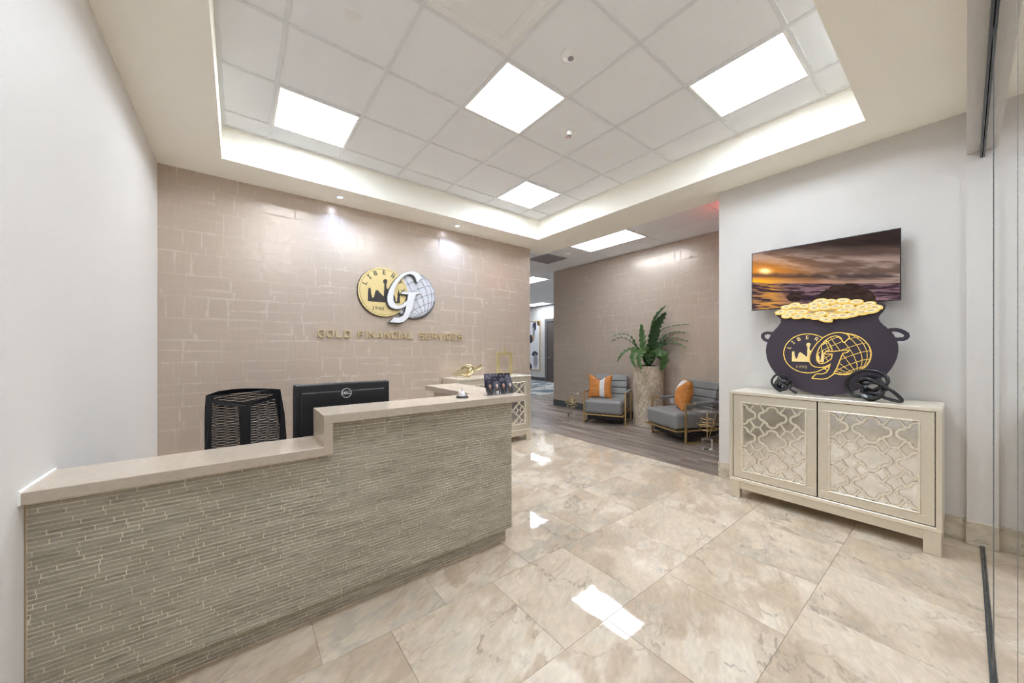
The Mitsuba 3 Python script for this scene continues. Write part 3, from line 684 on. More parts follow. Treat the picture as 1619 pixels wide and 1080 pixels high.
for t in range(4):
    for c in range(4):
        if t == 3 and c == 3: pass
        x0 = HX0 + c * cw + .003; x1 = x0 + cw - .004
        y = HY + .0105 * t; z0 = bz + .003 + .0185 * t; h = .092
        back, skin = ('card_dark', 'card_grey')[(c + (t + c) // 2) % 2 if t else c % 2], ('skin_print', 'skin_print_light')[(t * 3 + c) % 2]
        kk = thing('portrait_card', f'{"dark" if back == "card_dark" else "slate"} portrait card, {colname[c]} in the {rowname[t]} row of the clear holder', 'card', 'portrait cards in the holder')
        tilt = .16
        def put(m): return rot(m, -tilt, [1, 0, 0], (x0, y, z0))
        part(kk, 'card', put(box(x0, x1, y, y + .0012, z0, z0 + h)), back)
        ox, oz = rc.uniform(-.006, .006), .062
        o = ((x0 + x1) / 2 + ox, y, z0 + oz)
        part(kk, 'portrait', put(cat_([extr(ell(0, 0, .0105, .0145, 18), .0004, o, EXB, EYB, .0), extr(Polygon([(-.003, -.009), (.003, -.009), (.005, -.022), (-.005, -.022)]), .0004, o, EXB, EYB)])), skin, label='printed face')
        part(kk, 'shoulders', put(extr(Polygon([(-.020, -.055), (-.019, -.030), (-.008, -.020), (.008, -.020), (.019, -.030), (.020, -.055)]), .0002, o, EXB, EYB)), 'black_plastic')
        if t == 0 and c == 1: part(kk, 'white_label', put(extr(sbox(-.012, -.056, .012, -.034), .0006, o, EXB, EYB)), 'card_white', label='small white label')
        if t == 0: part(kk, 'caption', put(extr(sbox(-.018, -.0595, .016, -.0578), .0005, o, EXB, EYB)), 'card_grey')

# monitor
k = thing('computer_monitor', 'black computer monitor seen from behind on the desk', 'monitor')
MX0, MX1, MZ0, MZ1, MY = .262, .822, .815, 1.147, 2.42
part(k, 'back_shell', rbox(MX0, MX1, MY, MY + .05, MZ0, MZ1, .012), 'black_plastic', 30)
part(k, 'rear_bulge', rbox(MX0 + .03, MX1 - .03, MY - .014, MY + .03, MZ0 + .02, MZ1 - .045, .013), 'black_plastic', 30)
part(k, 'screen', box(MX0 + .01, MX1 - .01, MY + .05, MY + .052, MZ0 + .015, MZ1 - .01), 'screen_off')
part(k, 'stand', cat_([rbox(.50, .58, MY - .03, MY, .76, 1.0, .01), rbox(.42, .66, MY - .10, MY + .10, .745, .765, .009)]), 'black_plastic', 30)
om = (.546, MY - .014, 1.083)
part(k, 'logo_ring', extr(ell(0, 0, .030, .030, 40).difference(ell(0, 0, .0268, .0268, 40)), .0015, om, EXB, EYB), 'sign_white', label='white ring emblem')
part(k, 'logo_letters', extr(affinity.scale(letter_poly('DELL', .0145), 1.02, 1.0, origin=(0, 0)), .0015, om, EXB, EYB), 'sign_white', label='white letters DELL')
# office chair
k = thing('office_chair', 'black mesh-back office chair behind the low counter', 'chair')
CH_OUT = [(-.165, .50), (-.148, .784), (-.149, .924), (-.147, 1.015), (-.142, 1.081), (-.091, 1.102), (-.025, 1.112), (.044, 1.112), (.13, 1.106), (.22, 1.093), (.231, 1.023), (.245, .93), (.255, .78), (.262, .50)]
CH_IN = [(-.13, .53), (-.121, .783), (-.121, .921), (-.117, 1.045), (-.107, 1.075), (-.031, 1.089), (.044, 1.092), (.115, 1.087), (.19, 1.070), (.197, 1.03), (.208, .943), (.22, .859), (.225, .53)]
co, ci = Polygon(CH_OUT).buffer(.01).buffer(-.006), Polygon(CH_IN)
def bend(m):                                   # shallow curve of the backrest
    v = m.vertices.copy(); v[:, 1] += .9 * (v[:, 0] - .05) ** 2 - .10 * (v[:, 2] - .8) ** 2; m.vertices = v; return m
def dense(g, d, o):                             # extrusion with short edges so that it can bend
    m = extr(g.segmentize(.02), d, o, EXB, EYB); return m
part(k, 'back_frame', bend(dense(co.difference(ci), .028, (0, 2.765, 0))), 'black_plastic')
arc = spline([(-.135, 1.058), (-.06, 1.034), (.05, 1.022), (.13, 1.034), (.21, 1.060)], 24)
part(k, 'lumbar_arc', bend(dense(unary_union([stroke([tuple(q) for q in arc], .026), Polygon([(.006, 1.02), (.066, 1.02), (.066, .78), (.060, .50), (.020, .50), (.016, .78)])]), .022, (0, 2.745, 0))), 'black_plastic')
ms = []
for q in range(70):
    zz = .53 + q * (1.09 - .53) / 70
    ln = LineString([(-.3, zz), (.3, zz)]).intersection(ci)
    if ln.is_empty or ln.length < .02: continue
    xs = np.linspace(ln.bounds[0] - .004, ln.bounds[2] + .004, 14)
    ms.append(tube(np.stack([xs, 2.757 + 0 * xs, zz + .0012 * np.sin(xs * 60 + (q % 2) * 3.14)], 1), .0031, 4))
part(k, 'back_mesh', bend(cat_(ms)), 'black_mesh', kind='stuff')
part(k, 'seat', rbox(-.19, .30, 2.78, 3.25, .42, .50, .035), 'black_mesh', 30)
for s in (-1, 1):
    part(k, 'armrest', cat_([rbox(.055 + s * .28 - .035, .055 + s * .28 + .035, 2.86, 3.10, .655, .68, .011), box(.055 + s * .28 - .012, .055 + s * .28 + .012, 2.96, 3.0, .44, .66, .004), box(.055 + min(s * .20, s * .29), .055 + max(s * .20, s * .29), 2.96, 3.0, .42, .44, .004)]), 'black_plastic')
part(k, 'back_bracket', box(.03, .08, 2.75, 2.95, .40, .53, .006), 'black_plastic')
part(k, 'gas_column', lathe([(.03, .09), (.03, .25), (.02, .25), (.02, .42)], 16, (.055, 3.0, 0)), 'black_plastic', 40)
for q in range(5):
    a = q * 2 * math.pi / 5 + .3; e = (.055 + .3 * math.cos(a), 3.0 + .3 * math.sin(a))
    part(k, 'base_leg', tube([[.055, 3.0, .11], [e[0], e[1], .075]], [.026, .016], 8), 'black_plastic', True)
    part(k, 'caster', move(rot(trimesh.creation.cylinder(radius=.03, height=.05, sections=16), math.pi / 2, [math.cos(a + 1), math.sin(a + 1), 0]), (e[0], e[1], .03)), 'black_plastic', 40)

# ------------------------------------------------------------------ mirrored credenzas
def quatrefoil(cx, cz, a, b):
    rx, rz = a * .46, b * .50
    g = unary_union([ell(cx - a + rx, cz, rx, b * .45, 24), ell(cx + a - rx, cz, rx, b * .45, 24), ell(cx, cz - b + rz, a * .45, rz, 24), ell(cx, cz + b - rz, a * .45, rz, 24), sbox(cx - a * .50, cz - b * .46, cx + a * .50, cz + b * .46)])
    n = [sbox(cx + sx * a * .53 - .010, cz + sz * b * .50 - .009, cx + sx * a * .53 + .010, cz + sz * b * .50 + .009) for sx in (-1, 1) for sz in (-1, 1)]
    return unary_union([g] + n)
def lattice(W, Hh):
    a, b = W / 4, Hh / 6; w = .013
    outs = []
    for i in range(3):
        for j in range(3):
            q = quatrefoil(i * W / 2, (j + .5) * Hh / 3, a - .004, b - .003)
            outs.append(q.difference(q.buffer(-w * 1.25)))
    for i in range(2):
        for j in range(4):
            cx, cz = (i + .5) * W / 2, j * Hh / 3
            outs.append(stroke([(cx - .022, cz), (cx + .022, cz)], w))
            for sx in (-1, 1):
                for sz in (-1, 1):
                    outs.append(stroke([(cx + sx * .020, cz), (cx + sx * (W / 4 - a * .56), cz + sz * (Hh / 6 - b * .53))], w))
    return unary_union(outs).intersection(sbox(0, 0, W, Hh))
def credenza(label, place, label_hint=None):
    """local frame: x along the front (0..W), z up, front face at y = 0, the body goes to +y; place(mesh) puts it in the room"""
    k = thing('credenza', label, 'cabinet')
    W, D, H = 1.26, .415, .975
    t = .028
    A = lambda n, m, b, **kw: part(k, n, place(m), b, **kw)
    A('case_top', box(0, W, 0, D, H - t, H, .004), 'champagne_light')
    A('case_side', box(0, t, 0, D, .175, H - t, .003), 'champagne'); A('case_side', box(W - t, W, 0, D, .175, H - t, .003), 'champagne')
    A('case_bottom', box(0, W, 0, D, .155, .185, .004), 'champagne_light')
    A('case_back', box(t, W - t, D - .01, D, .185, H - t), 'champagne')
    A('apron', box(.02, W - .02, .014, D - .01, .085, .155, .003), 'champagne')
    for lx in (.004, W - .084):
        for ly in (.004, D - .064): A('leg', box(lx, lx + .08, ly, ly + .06, 0, .155, .003), 'champagne')
    for s in range(2):
        x0 = t + .004 + s * (W / 2 - t); x1 = x0 + W / 2 - t - .008; z0, z1 = .190, H - t - .004
        f = .062
        dk_ = A('door', cat_([box(x0, x1, .008, .030, z0, z0 + f, .002), box(x0, x1, .008, .030, z1 - f, z1, .002), box(x0, x0 + f, .008, .030, z0 + f, z1 - f, .002), box(x1 - f, x1, .008, .030, z0 + f, z1 - f, .002)]), 'champagne')
        def sub(n, m, b, **kw): return part(dk_, n, place(m), b, **kw)
        a0, a1, b0, b1 = x0 + f, x1 - f, z0 + f, z1 - f; w = .010
        sub('moulding', cat_([box(a0, a1, .003, .024, b0, b0 + w, .003), box(a0, a1, .003, .024, b1 - w, b1, .003), box(a0, a0 + w, .003, .024, b0, b1, .003), box(a1 - w, a1, .003, .024, b0, b1, .003)]), 'champagne_light')
        sub('mirror', box(a0, a1, .0255, .029, b0, b1), 'mirror', label='mirrored door panel')
        lat = lattice(a1 - a0 - 2 * w, b1 - b0 - 2 * w)
        sub('lattice_shade', extr(lat.buffer(.0022).intersection(sbox(0, 0, a1 - a0 - 2 * w, b1 - b0 - 2 * w)), .003, (a0 + w, .025, b0 + w), EXB, EYB), 'shade_glaze')  # wider dark layer: edge shadow of the lattice painted in, with antiqued glaze
        sub('lattice', extr(lat, .011, (a0 + w, .025, b0 + w), EXB, EYB, 0, .0033), 'champagne_light', label='raised quatrefoil lattice')
    A('shadow_gap', box(t, W - t, .031, .035, .186, H - t), 'black_gap')
    return k
M1 = np.eye(4); M1[:3, :3] = np.array([[0, 1, 0], [-1, 0, 0], [0, 0, 1]]).T @ np.eye(3)
def place_right(m):                             # local x -> -y, local y -> +x
    m = m.copy(); M = np.array([[0, 1, 0, 3.617], [-1, 0, 0, 1.353], [0, 0, 1, 0], [0, 0, 0, 1.]]); m.apply_transform(M); return m
def place_back(m): return move(m, (2.242, 4.032, 0))
credenza('champagne mirrored credenza with lattice doors under the television', place_right)
credenza('champagne mirrored credenza against the papered wall behind the desk', place_back)

# gold link sculpture and gold frame on the back credenza
k = thing('gold_sculpture', 'polished gold knot sculpture on the credenza behind the desk', 'sculpture')
gy_ = 4.20
def gp(*ps): return np.array([[x, gy_ + d, z + .019] for x, z, d in ps])
sq = np.array([(-1, -.55), (1, -.55), (1, .55), (-1, .55)])
part(k, 'link', tube(spline(gp((2.30, .995, .02), (2.36, 1.018, .0), (2.43, 1.06, -.03), (2.48, 1.09, -.02), (2.50, 1.04, .04), (2.47, 1.0, .03)), 30), .028, section=sq), 'gold_polished', 30)
part(k, 'link', tube(spline(gp((2.42, 1.03, .04), (2.45, 1.11, .0), (2.50, 1.118, -.05), (2.545, 1.06, -.05), (2.52, 1.0, 0), (2.45, .995, .03)), 32, True), .024, 8, True), 'gold_polished', True)
part(k, 'link', tube(spline(gp((2.49, 1.0, -.04), (2.52, 1.08, -.06), (2.58, 1.10, -.01), (2.60, 1.05, .04), (2.56, 1.0, .04)), 32, True), .023, 8, True), 'gold_polished', True)
part(k, 'link', tube(spline(gp((2.55, 1.05, -.02), (2.62, 1.085, -.04), (2.70, 1.118, -.03), (2.715, 1.10, .0), (2.64, 1.055, .02), (2.57, 1.02, .0)), 30), .018, section=sq), 'gold_polished', 30)
k = thing('open_frame_ornament', 'open gold frame with a finial standing on the credenza behind the desk', 'frame')
fo = (3.170, 4.27, .977)
ring = sbox(-.145, .0, .145, .345).buffer(-.02).buffer(.02).difference(sbox(-.092, .05, .092, .295).buffer(-.015).buffer(.015))
part(k, 'frame', extr(ring, .025, fo, EXB, EYB, 0, .004), 'gold_paint')
part(k, 'bead_edge', extr(sbox(-.128, .017, .128, .328).difference(sbox(-.118, .027, .118, .318)), .006, fo, EXB, EYB, .024, .001), 'gold_paint')
part(k, 'finial', cat_([extr(sbox(-.016, .34, .016, .385), .018, fo, EXB, EYB, .003, .002), extr(ell(0, .395, .026, .022, 20).difference(ell(0, .397, .012, .010, 16)), .016, fo, EXB, EYB, .004)]), 'gold_paint')
part(k, 'foot', box(3.05, 3.29, 4.25, 4.31, .9755, .985, .002), 'gold_paint')

# ------------------------------------------------------------------ television
k = thing('television', 'wall television showing a sunset over the sea above the credenza', 'television')
A0, A1 = np.array([3.900, 1.262]), np.array([3.962, .300])
d = (A1 - A0); Wt = np.linalg.norm(d); d /= Wt; nrm = np.array([d[1], -d[0]])       # to the room
TZ0, TZ1 = 1.732, 2.279
ex = (d[0], d[1], 0)
o = (A0[0], A0[1], TZ0)
Ht = TZ1 - TZ0
part(k, 'housing', extr(sbox(0, 0, Wt, Ht), .030, o, ex, (0, 0, 1), -.030), 'black_plastic')
part(k, 'rear_box', extr(sbox(Wt * .15, Ht * .05, Wt * .85, Ht * .7), .03, o, ex, (0, 0, 1), -.058), 'black_plastic')
bz_ = .006
v = np.array([np.array(o) + np.array(ex) * x + np.array([0, 0, z]) + np.array([nrm[0], nrm[1], 0]) * (.0012 if nrm[0] < 0 else -.0012) for x, z in ((bz_, bz_), (Wt - bz_, bz_), (Wt - bz_, Ht - bz_), (bz_, Ht - bz_))])
part(k, 'screen', (v, np.array([[0, 1, 2], [0, 2, 3]])), 'screen_off', uv=np.array([[0, 0], [1, 0], [1, 1], [0, 1.]]), emitter={'type': 'area', 'radiance': proc(f_screen)}, label='lit screen with a sunset seascape')
part(k, 'wall_mount', cat_([box(3.955, XR, .70, .86, 1.90, 2.10, .003)]), 'black_plastic')

# ------------------------------------------------------------------ pot of gold standee
POT = [(-.351, .706), (-.344, .685), (-.313, .657), (-.309, .632), (-.327, .591), (-.372, .542), (-.408, .467), (-.426, .39), (-.422, .321), (-.404, .253), (-.372, .194), (-.33, .137), (-.268, .083), (-.202, .043), (-.126, .018), (-.052, .004), (.019, .006), (.087, .02), (.153, .048), (.19, .07), (.257, .115), (.321, .17), (.365, .242), (.388, .312), (.398, .374), (.393, .436), (.374, .492), (.346, .534), (.307, .582), (.294, .611), (.299, .636), (.321, .669), (.334, .696), (.329, .724), (.287, .745), (.211, .755), (.0, .76), (-.2, .75), (-.30, .735)]
HLp = [(-.383, .527), (-.422, .532), (-.448, .515), (-.444, .485), (-.415, .463), (-.330, .463)]
HRp = [(.352, .524), (.379, .526), (.416, .511), (.439, .479), (.43, .462), (.402, .456), (.330, .454)]
COINS = [(-.02, .702), (.03, .690), (-.13, .722), (-.20, .735), (-.09, .694), (.08, .712), (-.16, .690), (.0, .672), (-.043, .784), (.026, .773), (.098, .771), (.175, .755), (.246, .731), (.276, .703), (-.209, .768), (-.146, .752), (-.081, .761), (-.018, .762), (.056, .73), (.127, .723), (.211, .709), (-.268, .755), (-.309, .715), (-.238, .709), (-.16, .702), (-.076, .728), (-.009, .727), (.106, .697), (.163, .692), (.207, .671), (.257, .678), (-.263, .68), (-.184, .668), (-.113, .665), (-.058, .653), (-.035, .68), (-.004, .629), (.048, .653), (.102, .652), (.155, .656)]
PO = (3.83, .70, .977)
k = thing('pot_of_gold_cutout', 'flat cut-out display of a dark pot of gold coins on the credenza', 'cutout display')
pot = chaikin(POT, 2)
E = lambda g, dep, lift, bev=0.0: extr(g, dep, PO, EXR, EYR, lift, bev)
part(k, 'board', E(pot, .010, 0), 'pot_print', label='dark purple pot-shaped board')
part(k, 'handle', E(unary_union([stroke([tuple(q) for q in spline(HLp, 24)], .026, cap=1)]), .010, .0015), 'pot_print')
part(k, 'handle', E(unary_union([stroke([tuple(q) for q in spline(HRp, 24)], .028, cap=1)]), .010, .0015), 'pot_print')
part(k, 'rear_strut', extr(Polygon([(0, 0), (.17, 0), (0, .42)]), .012, (3.83, .72, .977), (1, 0, 0), (0, 0, 1)), 'pot_print')
part(k, 'coin_heap', E(Polygon([(-.335, .70), (-.30, .735), (-.2, .75), (0, .758), (.2, .745), (.30, .71), (.30, .69), (.2, .665), (.05, .64), (-.1, .645), (-.25, .67)]), .0008, .010), 'coin_shade', label='gold ground behind the coins')
for q, (u, w) in enumerate(COINS):
    a = rng.uniform(-9, 9) + (-22 if (u, w) == (-.004, .629) else 0)
    A = .043 * rng.uniform(.9, 1.12); B = .0185 * rng.uniform(.9, 1.1); lf = .0112 + .0006 * (len(COINS) if w < .66 and q > 8 else q)
    if (u, w) in ((-.004, .629),): lf += .002
    g = affinity.rotate(ell(u, w, A, B, 24), a, origin=(u, w)); g2 = affinity.translate(g, 0, -.008)
    c = part(k, 'coin', E(unary_union([g, g2]).convex_hull, .0012, lf), 'coin_gold')
    part(c, 'coin_face', E(affinity.scale(g, .80, .74, origin=(u, w)), .0004, lf + .0012), 'coin_face')
    part(c, 'coin_mark', E(affinity.scale(g, .42, .34, origin=(u, w)), .0003, lf + .0016), 'coin_mark')
EO = (3.83, .70 + .128, .977 + .348)
sc = .548
AF = lambda g: affinity.scale(g, sc, sc * 1.02, origin=(0, 0))
G = lambda g, dep, lift: extr(AF(g), dep, EO, EXR, EYR, lift)
coin, globe = ell(0, 0, RC, RC, 72), ell(GC[0] + .02, GC[1], RC, RC, 72)
solid = GPOLY.buffer(.012)
part(k, 'emblem_coin', G(coin.difference(coin.buffer(-.014)).difference(solid), .0012, .010), 'print_gold', label='gold coin ring')
part(k, 'emblem_skyline', G(SKYP.difference(solid), .0012, .010), 'print_pale', label='gold skyline silhouette')
for g in arc_letters():
    if not g.difference(solid).is_empty and g.difference(solid).area > g.area * .3: part(k, 'letter', G(g.difference(solid), .0012, .010), 'print_pale')
part(k, 'year', G(YEAR, .0012, .010), 'coin_mark', label='small numerals 1998')
part(k, 'emblem_globe', G(unary_union([globe.difference(globe.buffer(-.014)), affinity.translate(globe_lines(.0085), .02, 0)]).difference(solid), .0012, .010), 'print_gold', label='gold globe grid')
part(k, 'emblem_monogram', G(GPOLY.buffer(.012).difference(GPOLY.buffer(-.002)), .0016, .010), 'print_gold', label='gold outlined letter G')

# ------------------------------------------------------------------ black ring sculptures
def local(k, n, pts, r, O3, closed=True, sec=None, m='black_metal', N=48):
    P = np.array([[O3[0] - d, O3[1] - u, O3[2] + w] for u, w, d in pts])
    return part(k, n, tube(spline(P, N, closed), r, 10, closed, section=sec), m, True if sec is None else 35)
flat = np.array([(-1, -.5), (1, -.5), (1, .5), (-1, .5)])
k = thing('black_sculpture', 'small black looped metal sculpture left of the pot cut-out', 'sculpture')
O3 = (3.78, .70, .980)
local(k, 'ring', [(-.372, .075, -.02), (-.355, .130, .0), (-.315, .158, .02), (-.262, .145, .03), (-.25, .11, .02), (-.27, .055, .02), (-.30, .012, .01), (-.335, .022, -.02)], .0085, O3)
local(k, 'ring', [(-.322, .085, .03), (-.30, .112, .05), (-.27, .10, .04), (-.255, .065, .03), (-.27, .030, .03), (-.300, .030, .03), (-.325, .055, .03)], .025, O3, True, flat)
local(k, 'ring', [(-.30, .07, -.02), (-.25, .075, .0), (-.215, .100, .02), (-.205, .075, .05), (-.24, .05, .06), (-.285, .04, .04)], .010, O3)
local(k, 'tail', [(-.29, .085, .05), (-.25, .066, .065), (-.215, .038, .06), (-.188, .014, .05), (-.18, .010, .045)], [.010] * 25, O3, False, None, 'black_metal', 24)
local(k, 'knot', [(-.30, .13, .03), (-.285, .105, .05), (-.255, .10, .05), (-.235, .085, .05)], [.020] * 17, O3, False, None, 'black_metal', 16)
k = thing('black_sculpture', 'large black looped metal sculpture right of the pot cut-out', 'sculpture')
O3 = (3.74, .68, .985)
local(k, 'ring', [(.105, .085, -.03), (.125, .155, -.02), (.185, .208, .0), (.26, .215, .02), (.325, .180, .04), (.335, .135, .05), (.30, .10, .05), (.245, .05, .03), (.19, .012, .0), (.135, .030, -.03)], .0125, O3)
local(k, 'ring', [(.175, .125, .05), (.205, .155, .06), (.275, .14, .08), (.335, .10, .09), (.39, .045, .08), (.405, .012, .07), (.36, .012, .06), (.28, .035, .05), (.205, .055, .05), (.205, .09, .05)], .0115, O3)
local(k, 'ring', [(.20, .15, .0), (.26, .165, .01), (.30, .12, .03), (.30, .05, .05), (.25, .012, .06), (.20, .035, .04), (.215, .10, .01)], .020, O3, True, flat)
local(k, 'ring', [(.18, .125, .02), (.23, .135, .045), (.30, .125, .05), (.325, .09, .04), (.29, .065, .0), (.22, .075, -.02)], .017, O3, True, flat)
local(k, 'ring', [(.20, .045, .02), (.26, .055, .07), (.30, .04, .085), (.27, .02, .08), (.22, .03, .05)], .010, O3)

# ------------------------------------------------------------------ armchairs
def chair_frame(ox, oy, ang):
    R = trimesh.transformations.rotation_matrix(ang, [0, 0, 1]); R[:3, 3] = (ox, oy, 0)
    def pl(m):
        m = m.copy(); m.apply_transform(R); return m
    return pl
SEC = np.array([(-1, -1), (1, -1), (1, 1), (-1, 1)])
def bar(p, q, w=.0115, up=(0, 0, 1)):
    p, q = np.array(p, float), np.array(q, float)
    u = up if abs(np.dot((q - p) / np.linalg.norm(q - p), up)) < .9 else (1, 0, 0)
    e = (q - p) / np.linalg.norm(q - p) * w
    return tube(np.array([p - e, q + e]), w, section=SEC, up=u)
def armchair(label, pl):
    k = thing('armchair', label, 'armchair')
    A = lambda n, m, b, s=False, **kw: part(k, n, pl(m), b, s, **kw)
    hw = .372; H = .575
    for s in (-1, 1):
        x = s * hw
        A('side_frame', cat_([bar((x, 0, .014), (x, 0, H)), bar((x, 0, H), (x, .66, H)), bar((x, 0, .014), (x, .66, .014)), bar((x, .66, .014), (x, .66, H))]), 'brass', label='brass side frame')
        A('arm_pad', rbox(x - .026, x + .026, .14, .60, H - .020, H + .024, .013), 'leather_arm', 30, label='leather-wrapped arm')
    A('seat_rail', cat_([bar((-.345, -.13, .185), (.345, -.13, .185)), bar((-.345, -.13, .185), (-.345, .62, .185)), bar((.345, -.13, .185), (.345, .62, .185)), bar((-hw, .05, .185), (hw, .05, .185)), bar((-hw, .60, .185), (hw, .60, .185))]), 'brass', label='brass seat rail')
    A('seat', rbox(-.335, .335, -.145, .60, .20, .445, .055), 'leather_grey', 40)
    b = []
    for q in range(4):
        z0 = .36 + q * .128
        m = rbox(-.315, .315, .49, .62, z0, z0 + .126, .022)
        m = rot(m, -.30, [1, 0, 0], (0, .56, .40))
        A('back_channel', m, 'leather_grey', 40)
    A('back_shell', rot(rbox(-.305, .305, .59, .64, .30, .86, .02), -.30, [1, 0, 0], (0, .56, .40)), 'leather_arm', 40)
    A('under_base', box(-.31, .31, -.02, .58, .075, .20, .01), 'black_plastic', label='black base under the seat')
    return k
PL1 = chair_frame(5.279, 4.046, math.atan2(-.901, .4326)); PL2 = chair_frame(5.205, 2.800, math.atan2(-.92, -.392))
armchair('grey leather armchair with a brass frame left of the stone planter', PL1)
armchair('grey leather armchair with a brass frame right of the planter, beside the white wall', PL2)
def pillow(label, place, S, band, thick=.085, chop=.09, seed=1):
    k = thing('pillow', label, 'pillow')
    n = 44
    g = np.linspace(-1, 1, n + 1); U, V = np.meshgrid(g, g, indexing='ij')
    X = S / 2 * U * (1 - .12 * (1 - V ** 2)); Z = S / 2 * V * (1 - .10 * (1 - U ** 2))
    Z = Z - chop * np.exp(-(U / .42) ** 2) * np.clip((V + .2) / 1.2, 0, 1) ** 2
    th = thick * ((1 - U ** 2) * (1 - V ** 2)) ** .42
    wr = .012 * (meshkit.fbm(np.stack([U * 2.2, V * 3.0, 0 * U + seed], -1), 3, seed) - .5) * (1 - U ** 2) * (1 - V ** 2)
    cr = .010 * np.exp(-((V - .05 - .3 * U) / .10) ** 2) * np.exp(-((U + .45) / .5) ** 2)
    def side(s): return np.stack([X, s * (th + wr - cr), Z], -1)
    fr, bk = side(-1), side(1)
    def faces(i0, i1):
        v = np.concatenate([fr[i0:i1 + 1].reshape(-1, 3), bk[i0:i1 + 1].reshape(-1, 3)]); F = []
        w = n + 1; m = (i1 - i0 + 1) * w
        for i in range(i1 - i0):
            for j in range(n):
                a = i * w + j
                F += [[a, a + w, a + w + 1], [a, a + w + 1, a + 1], [m + a, m + a + w + 1, m + a + w], [m + a, m + a + 1, m + a + w + 1]]
        return trimesh.Trimesh(v, F, process=False)
    i0, i1 = [int(round((b + 1) / 2 * n)) for b in band]
    part(k, 'cover', place(cat_([faces(0, i0), faces(i1, n)])), 'velvet', True, label='orange velvet')
    part(k, 'band', place(faces(i0, i1)), 'velvet_band', True, label='white band')
    return k
def on_seat(pl, x, y, z, lean, turn):
    def f(m):
        m = rot(m, -lean, [1, 0, 0]); m = rotz(m, turn); return pl(move(m, (x, y, z)))
    return f
pillow('orange velvet pillow with a white band on the armchair left of the planter', on_seat(PL1, -.135, .27, .658, .30, .10), .46, (.02, .42), seed=2)
pillow('orange velvet pillow with a white band on the armchair right of the planter', on_seat(PL2, .02, .27, .668, .25, -.55), .47, (-.62, -.20), thick=.12, chop=.10, seed=5)

# ------------------------------------------------------------------ planter and fern
PX, PY, PZ = 5.85, 3.52, 1.065
k = thing('stone_planter', 'tall round travertine planter between the two armchairs', 'planter')
part(k, 'column', lathe([(0, PZ - .05), (.215, PZ - .05), (.225, PZ), (.252, PZ), (.255, PZ - .004), (.255, .004), (.25, 0), (0, 0)], 56, (PX, PY, 0)), 'travertine', 30)
part(k, 'moss_top', lathe([(0, PZ + .02), (.12, PZ + .01), (.215, PZ - .03)], 30, (PX, PY, 0)), 'moss', True)
k = thing('fern', 'green bird-nest fern with wavy fronds in the stone planter', 'plant')
Rv, Fv = np.array([.789, -.614, 0]), np.array([.614, .789, 0]); PC = np.array([PX, PY, PZ])
def frond(pts, W, m, face=1.0, rip=9, amp=.014, seed=0):
    P = []
    for zx, zy, d in pts:                           # fronds bend away from the wall behind
        r, z = (zx - 612) * .001267, (891 - zy) * .001267
        d = min(d, (.235 - W * .3 - .789 * r) / .614); f = 1 + d / 6.37
        P.append(PC + Rv * r * f + np.array([0, 0, z * f]) + Fv * d)
    P = np.array(P)
    n = 40; s = spline(P, n); t = np.linspace(0, 1, n + 1)
    d = np.gradient(s, axis=0); d /= np.linalg.norm(d, axis=1, keepdims=True)
    toward = -Fv * face + np.array([0, 0, 1.]) * (1 - face)
    nn = toward[None] - d * (d @ toward)[:, None]; nn /= np.linalg.norm(nn, axis=1, keepdims=True) + 1e-9
    side = np.cross(d, nn)
    w = W / 2 * np.clip(np.sin(np.pi * (.06 + .92 * t)) ** .55, .08, 1)
    cols = np.linspace(-1, 1, 7); V = []
    for c in cols:
        ph = 2.1 * (c > 0)
        rp = amp * np.sin(t * rip * 2 * np.pi + ph + seed) * abs(c) ** 2
        V.append(s + side * (w * c)[:, None] * (1 + .22 * np.sin(t * rip * 2 * np.pi + ph + seed) * abs(c))[:, None] + nn * (rp - .10 * w * 2 * abs(c) * -1 * .6)[:, None])
    V = np.stack(V, 1).reshape(-1, 3); F = []
    for i in range(n):
        for j in range(6):
            a = i * 7 + j; F += [[a, a + 1, a + 8], [a, a + 8, a + 7]]
    mesh = trimesh.Trimesh(V, F, process=False)
    part(k, 'frond', mesh, m, True)
    part(k + '', 'midrib', tube(s[:-2] + nn[:-2] * .002, np.linspace(.005, .0015, n - 1), 5), 'leaf_dark', True)
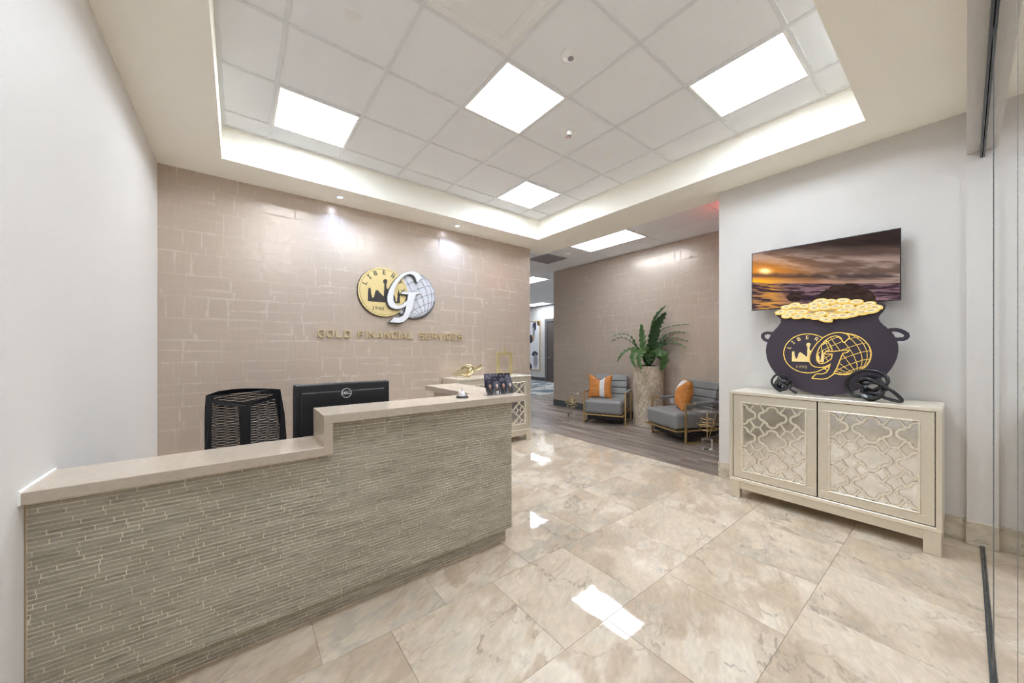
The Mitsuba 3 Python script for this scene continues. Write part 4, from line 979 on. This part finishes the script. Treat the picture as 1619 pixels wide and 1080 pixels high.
FR = [([(630, 880, 0), (660, 600, -.02), (720, 330, -.03), (840, 130, .0)], .175, 'leaf_dark', .9, 12, .014), ([(640, 880, .03), (680, 500, .05), (740, 190, .05), (850, 30, .03)], .075, 'leaf', .6, 12, .012),
      ([(600, 880, .03), (560, 640, .05), (545, 450, .07), (530, 300, .05)], .125, 'leaf_light', 1.0, 8, .012), ([(600, 870, .0), (440, 600, .02), (370, 470, .05), (250, 440, .06), (130, 470, .05)], .06, 'leaf', .25, 12, .014),
      ([(600, 870, -.02), (420, 610, -.05), (330, 530, -.05), (200, 490, -.05), (70, 545, -.05)], .06, 'leaf_dark', .25, 12, .014), ([(600, 870, -.05), (440, 650, -.10), (300, 650, -.14), (190, 720, -.16), (120, 825, -.17)], .062, 'leaf', .4, 10, .012),
      ([(600, 860, -.06), (460, 660, -.15), (330, 690, -.22), (310, 800, -.25), (350, 905, -.26)], .095, 'leaf_light', .8, 8, .012), ([(610, 860, -.08), (520, 650, -.18), (420, 700, -.26), (385, 820, -.29), (430, 925, -.29)], .115, 'leaf_light', .8, 8, .012),
      ([(620, 860, -.08), (660, 700, -.18), (740, 720, -.27), (740, 840, -.30), (695, 945, -.30)], .145, 'leaf', .9, 7, .012), ([(630, 870, .03), (730, 560, .05), (800, 400, .07), (890, 330, .09), (1070, 285, .10)], .055, 'leaf', .3, 13, .012),
      ([(630, 870, .0), (740, 600, -.02), (860, 450, -.03), (960, 400, -.02), (1030, 410, .0)], .06, 'leaf_dark', .3, 11, .012), ([(630, 870, .05), (760, 600, .09), (880, 540, .12), (960, 560, .13), (1045, 620, .12)], .065, 'leaf_light', .35, 11, .012),
      ([(620, 870, -.03), (680, 690, -.08), (760, 590, -.12), (850, 570, -.12)], .13, 'leaf_dark', .7, 8, .012), ([(630, 870, .02), (720, 740, .05), (790, 770, .10), (840, 860, .12)], .075, 'leaf_dark', .7, 7, .012),
      ([(615, 880, -.04), (600, 760, -.10), (570, 700, -.14), (560, 760, -.18), (560, 860, -.19)], .14, 'leaf_dark', 1.0, 6, .01), ([(615, 880, .02), (640, 700, .03), (690, 520, .04), (760, 330, .05)], .15, 'leaf_dark', .9, 10, .014),
      ([(630, 870, .03), (760, 640, .0), (880, 500, -.05), (1000, 500, -.06), (1060, 530, -.06)], .04, 'leaf', .3, 11, .01)]
for i, (pts, W, m, fc, rp, am) in enumerate(FR): frond(pts, W, m, fc, rp, am, i)

# ------------------------------------------------------------------ side tables
def side_table(label, x, y):
    k = thing('side_table', label, 'side table')
    part(k, 'base_block', move(box(-.055, .055, -.055, .055, 0.0005, .155, .010), (x, y, 0)), 'acrylic')
    part(k, 'stem', tube([[x, y, .155], [x, y, .528]], .007, 10), 'brass_bright', True)
    part(k, 'rod', tube([[x + .01, y - .02, .17], [x + .06, y - .10, .528]], .0035, 8), 'brass_bright', True)
    for q, (z, r, a, dx, dy) in enumerate(((.285, .105, .10, .01, -.01), (.325, .085, -.12, -.02, .02), (.352, .135, .07, .0, -.01), (.385, .075, -.16, -.01, .0), (.415, .095, .12, .02, .01))):
        t = np.linspace(0, 2 * np.pi, 40, endpoint=False)
        P = np.stack([x + dx + r * np.cos(t), y + dy + r * np.sin(t), z + r * math.sin(a) * np.cos(t + q)], 1)
        part(k, 'ring', tube(P, .0045, 8, True), 'brass_bright', True)
    part(k, 'top_disc', lathe([(0, .541), (.176, .541), (.18, .537), (.18, .530), (.176, .528), (0, .528)], 48, (x, y, 0)), 'acrylic', 30)
    return k
side_table('acrylic and gold-ring side table at the far end beside the left armchair', 5.06, 4.64)
side_table('acrylic and gold-ring side table in front of the right armchair next to the white wall', 5.035, 2.156)
# wall outlet, far art
k = thing('wall_outlet', 'white power outlet low on the papered hall wall behind the right armchair', 'outlet')
part(k, 'plate', box(6.133, 6.14, 3.20, 3.275, .40, .51, .002), 'plastic_white')
for z in (.435, .475): part(k, 'socket', box(6.131, 6.134, 3.222, 3.253, z - .014, z + .014, .001), 'card_white')
k = thing('wall_art', 'tall black and white abstract painting in a thin gold frame on the far wall', 'painting')
part(k, 'frame', cat_([box(10.56, 10.6, 11.57, 11.60, .44, 2.64, .004), box(10.56, 10.6, 13.0, 13.03, .44, 2.64, .004), box(10.56, 10.6, 11.6, 13.0, .44, .47, .004), box(10.56, 10.6, 11.6, 13.0, 2.61, 2.64, .004)]), 'frame_wood')
v = np.array([[10.572, 13.0, .47], [10.572, 11.6, .47], [10.572, 11.6, 2.61], [10.572, 13.0, 2.61]])
part(k, 'canvas', (v, np.array([[0, 1, 2], [0, 2, 3]])), 'art_canvas', uv=np.array([[-.55, 0], [1, 0], [1, 1], [-.55, 1.]]))
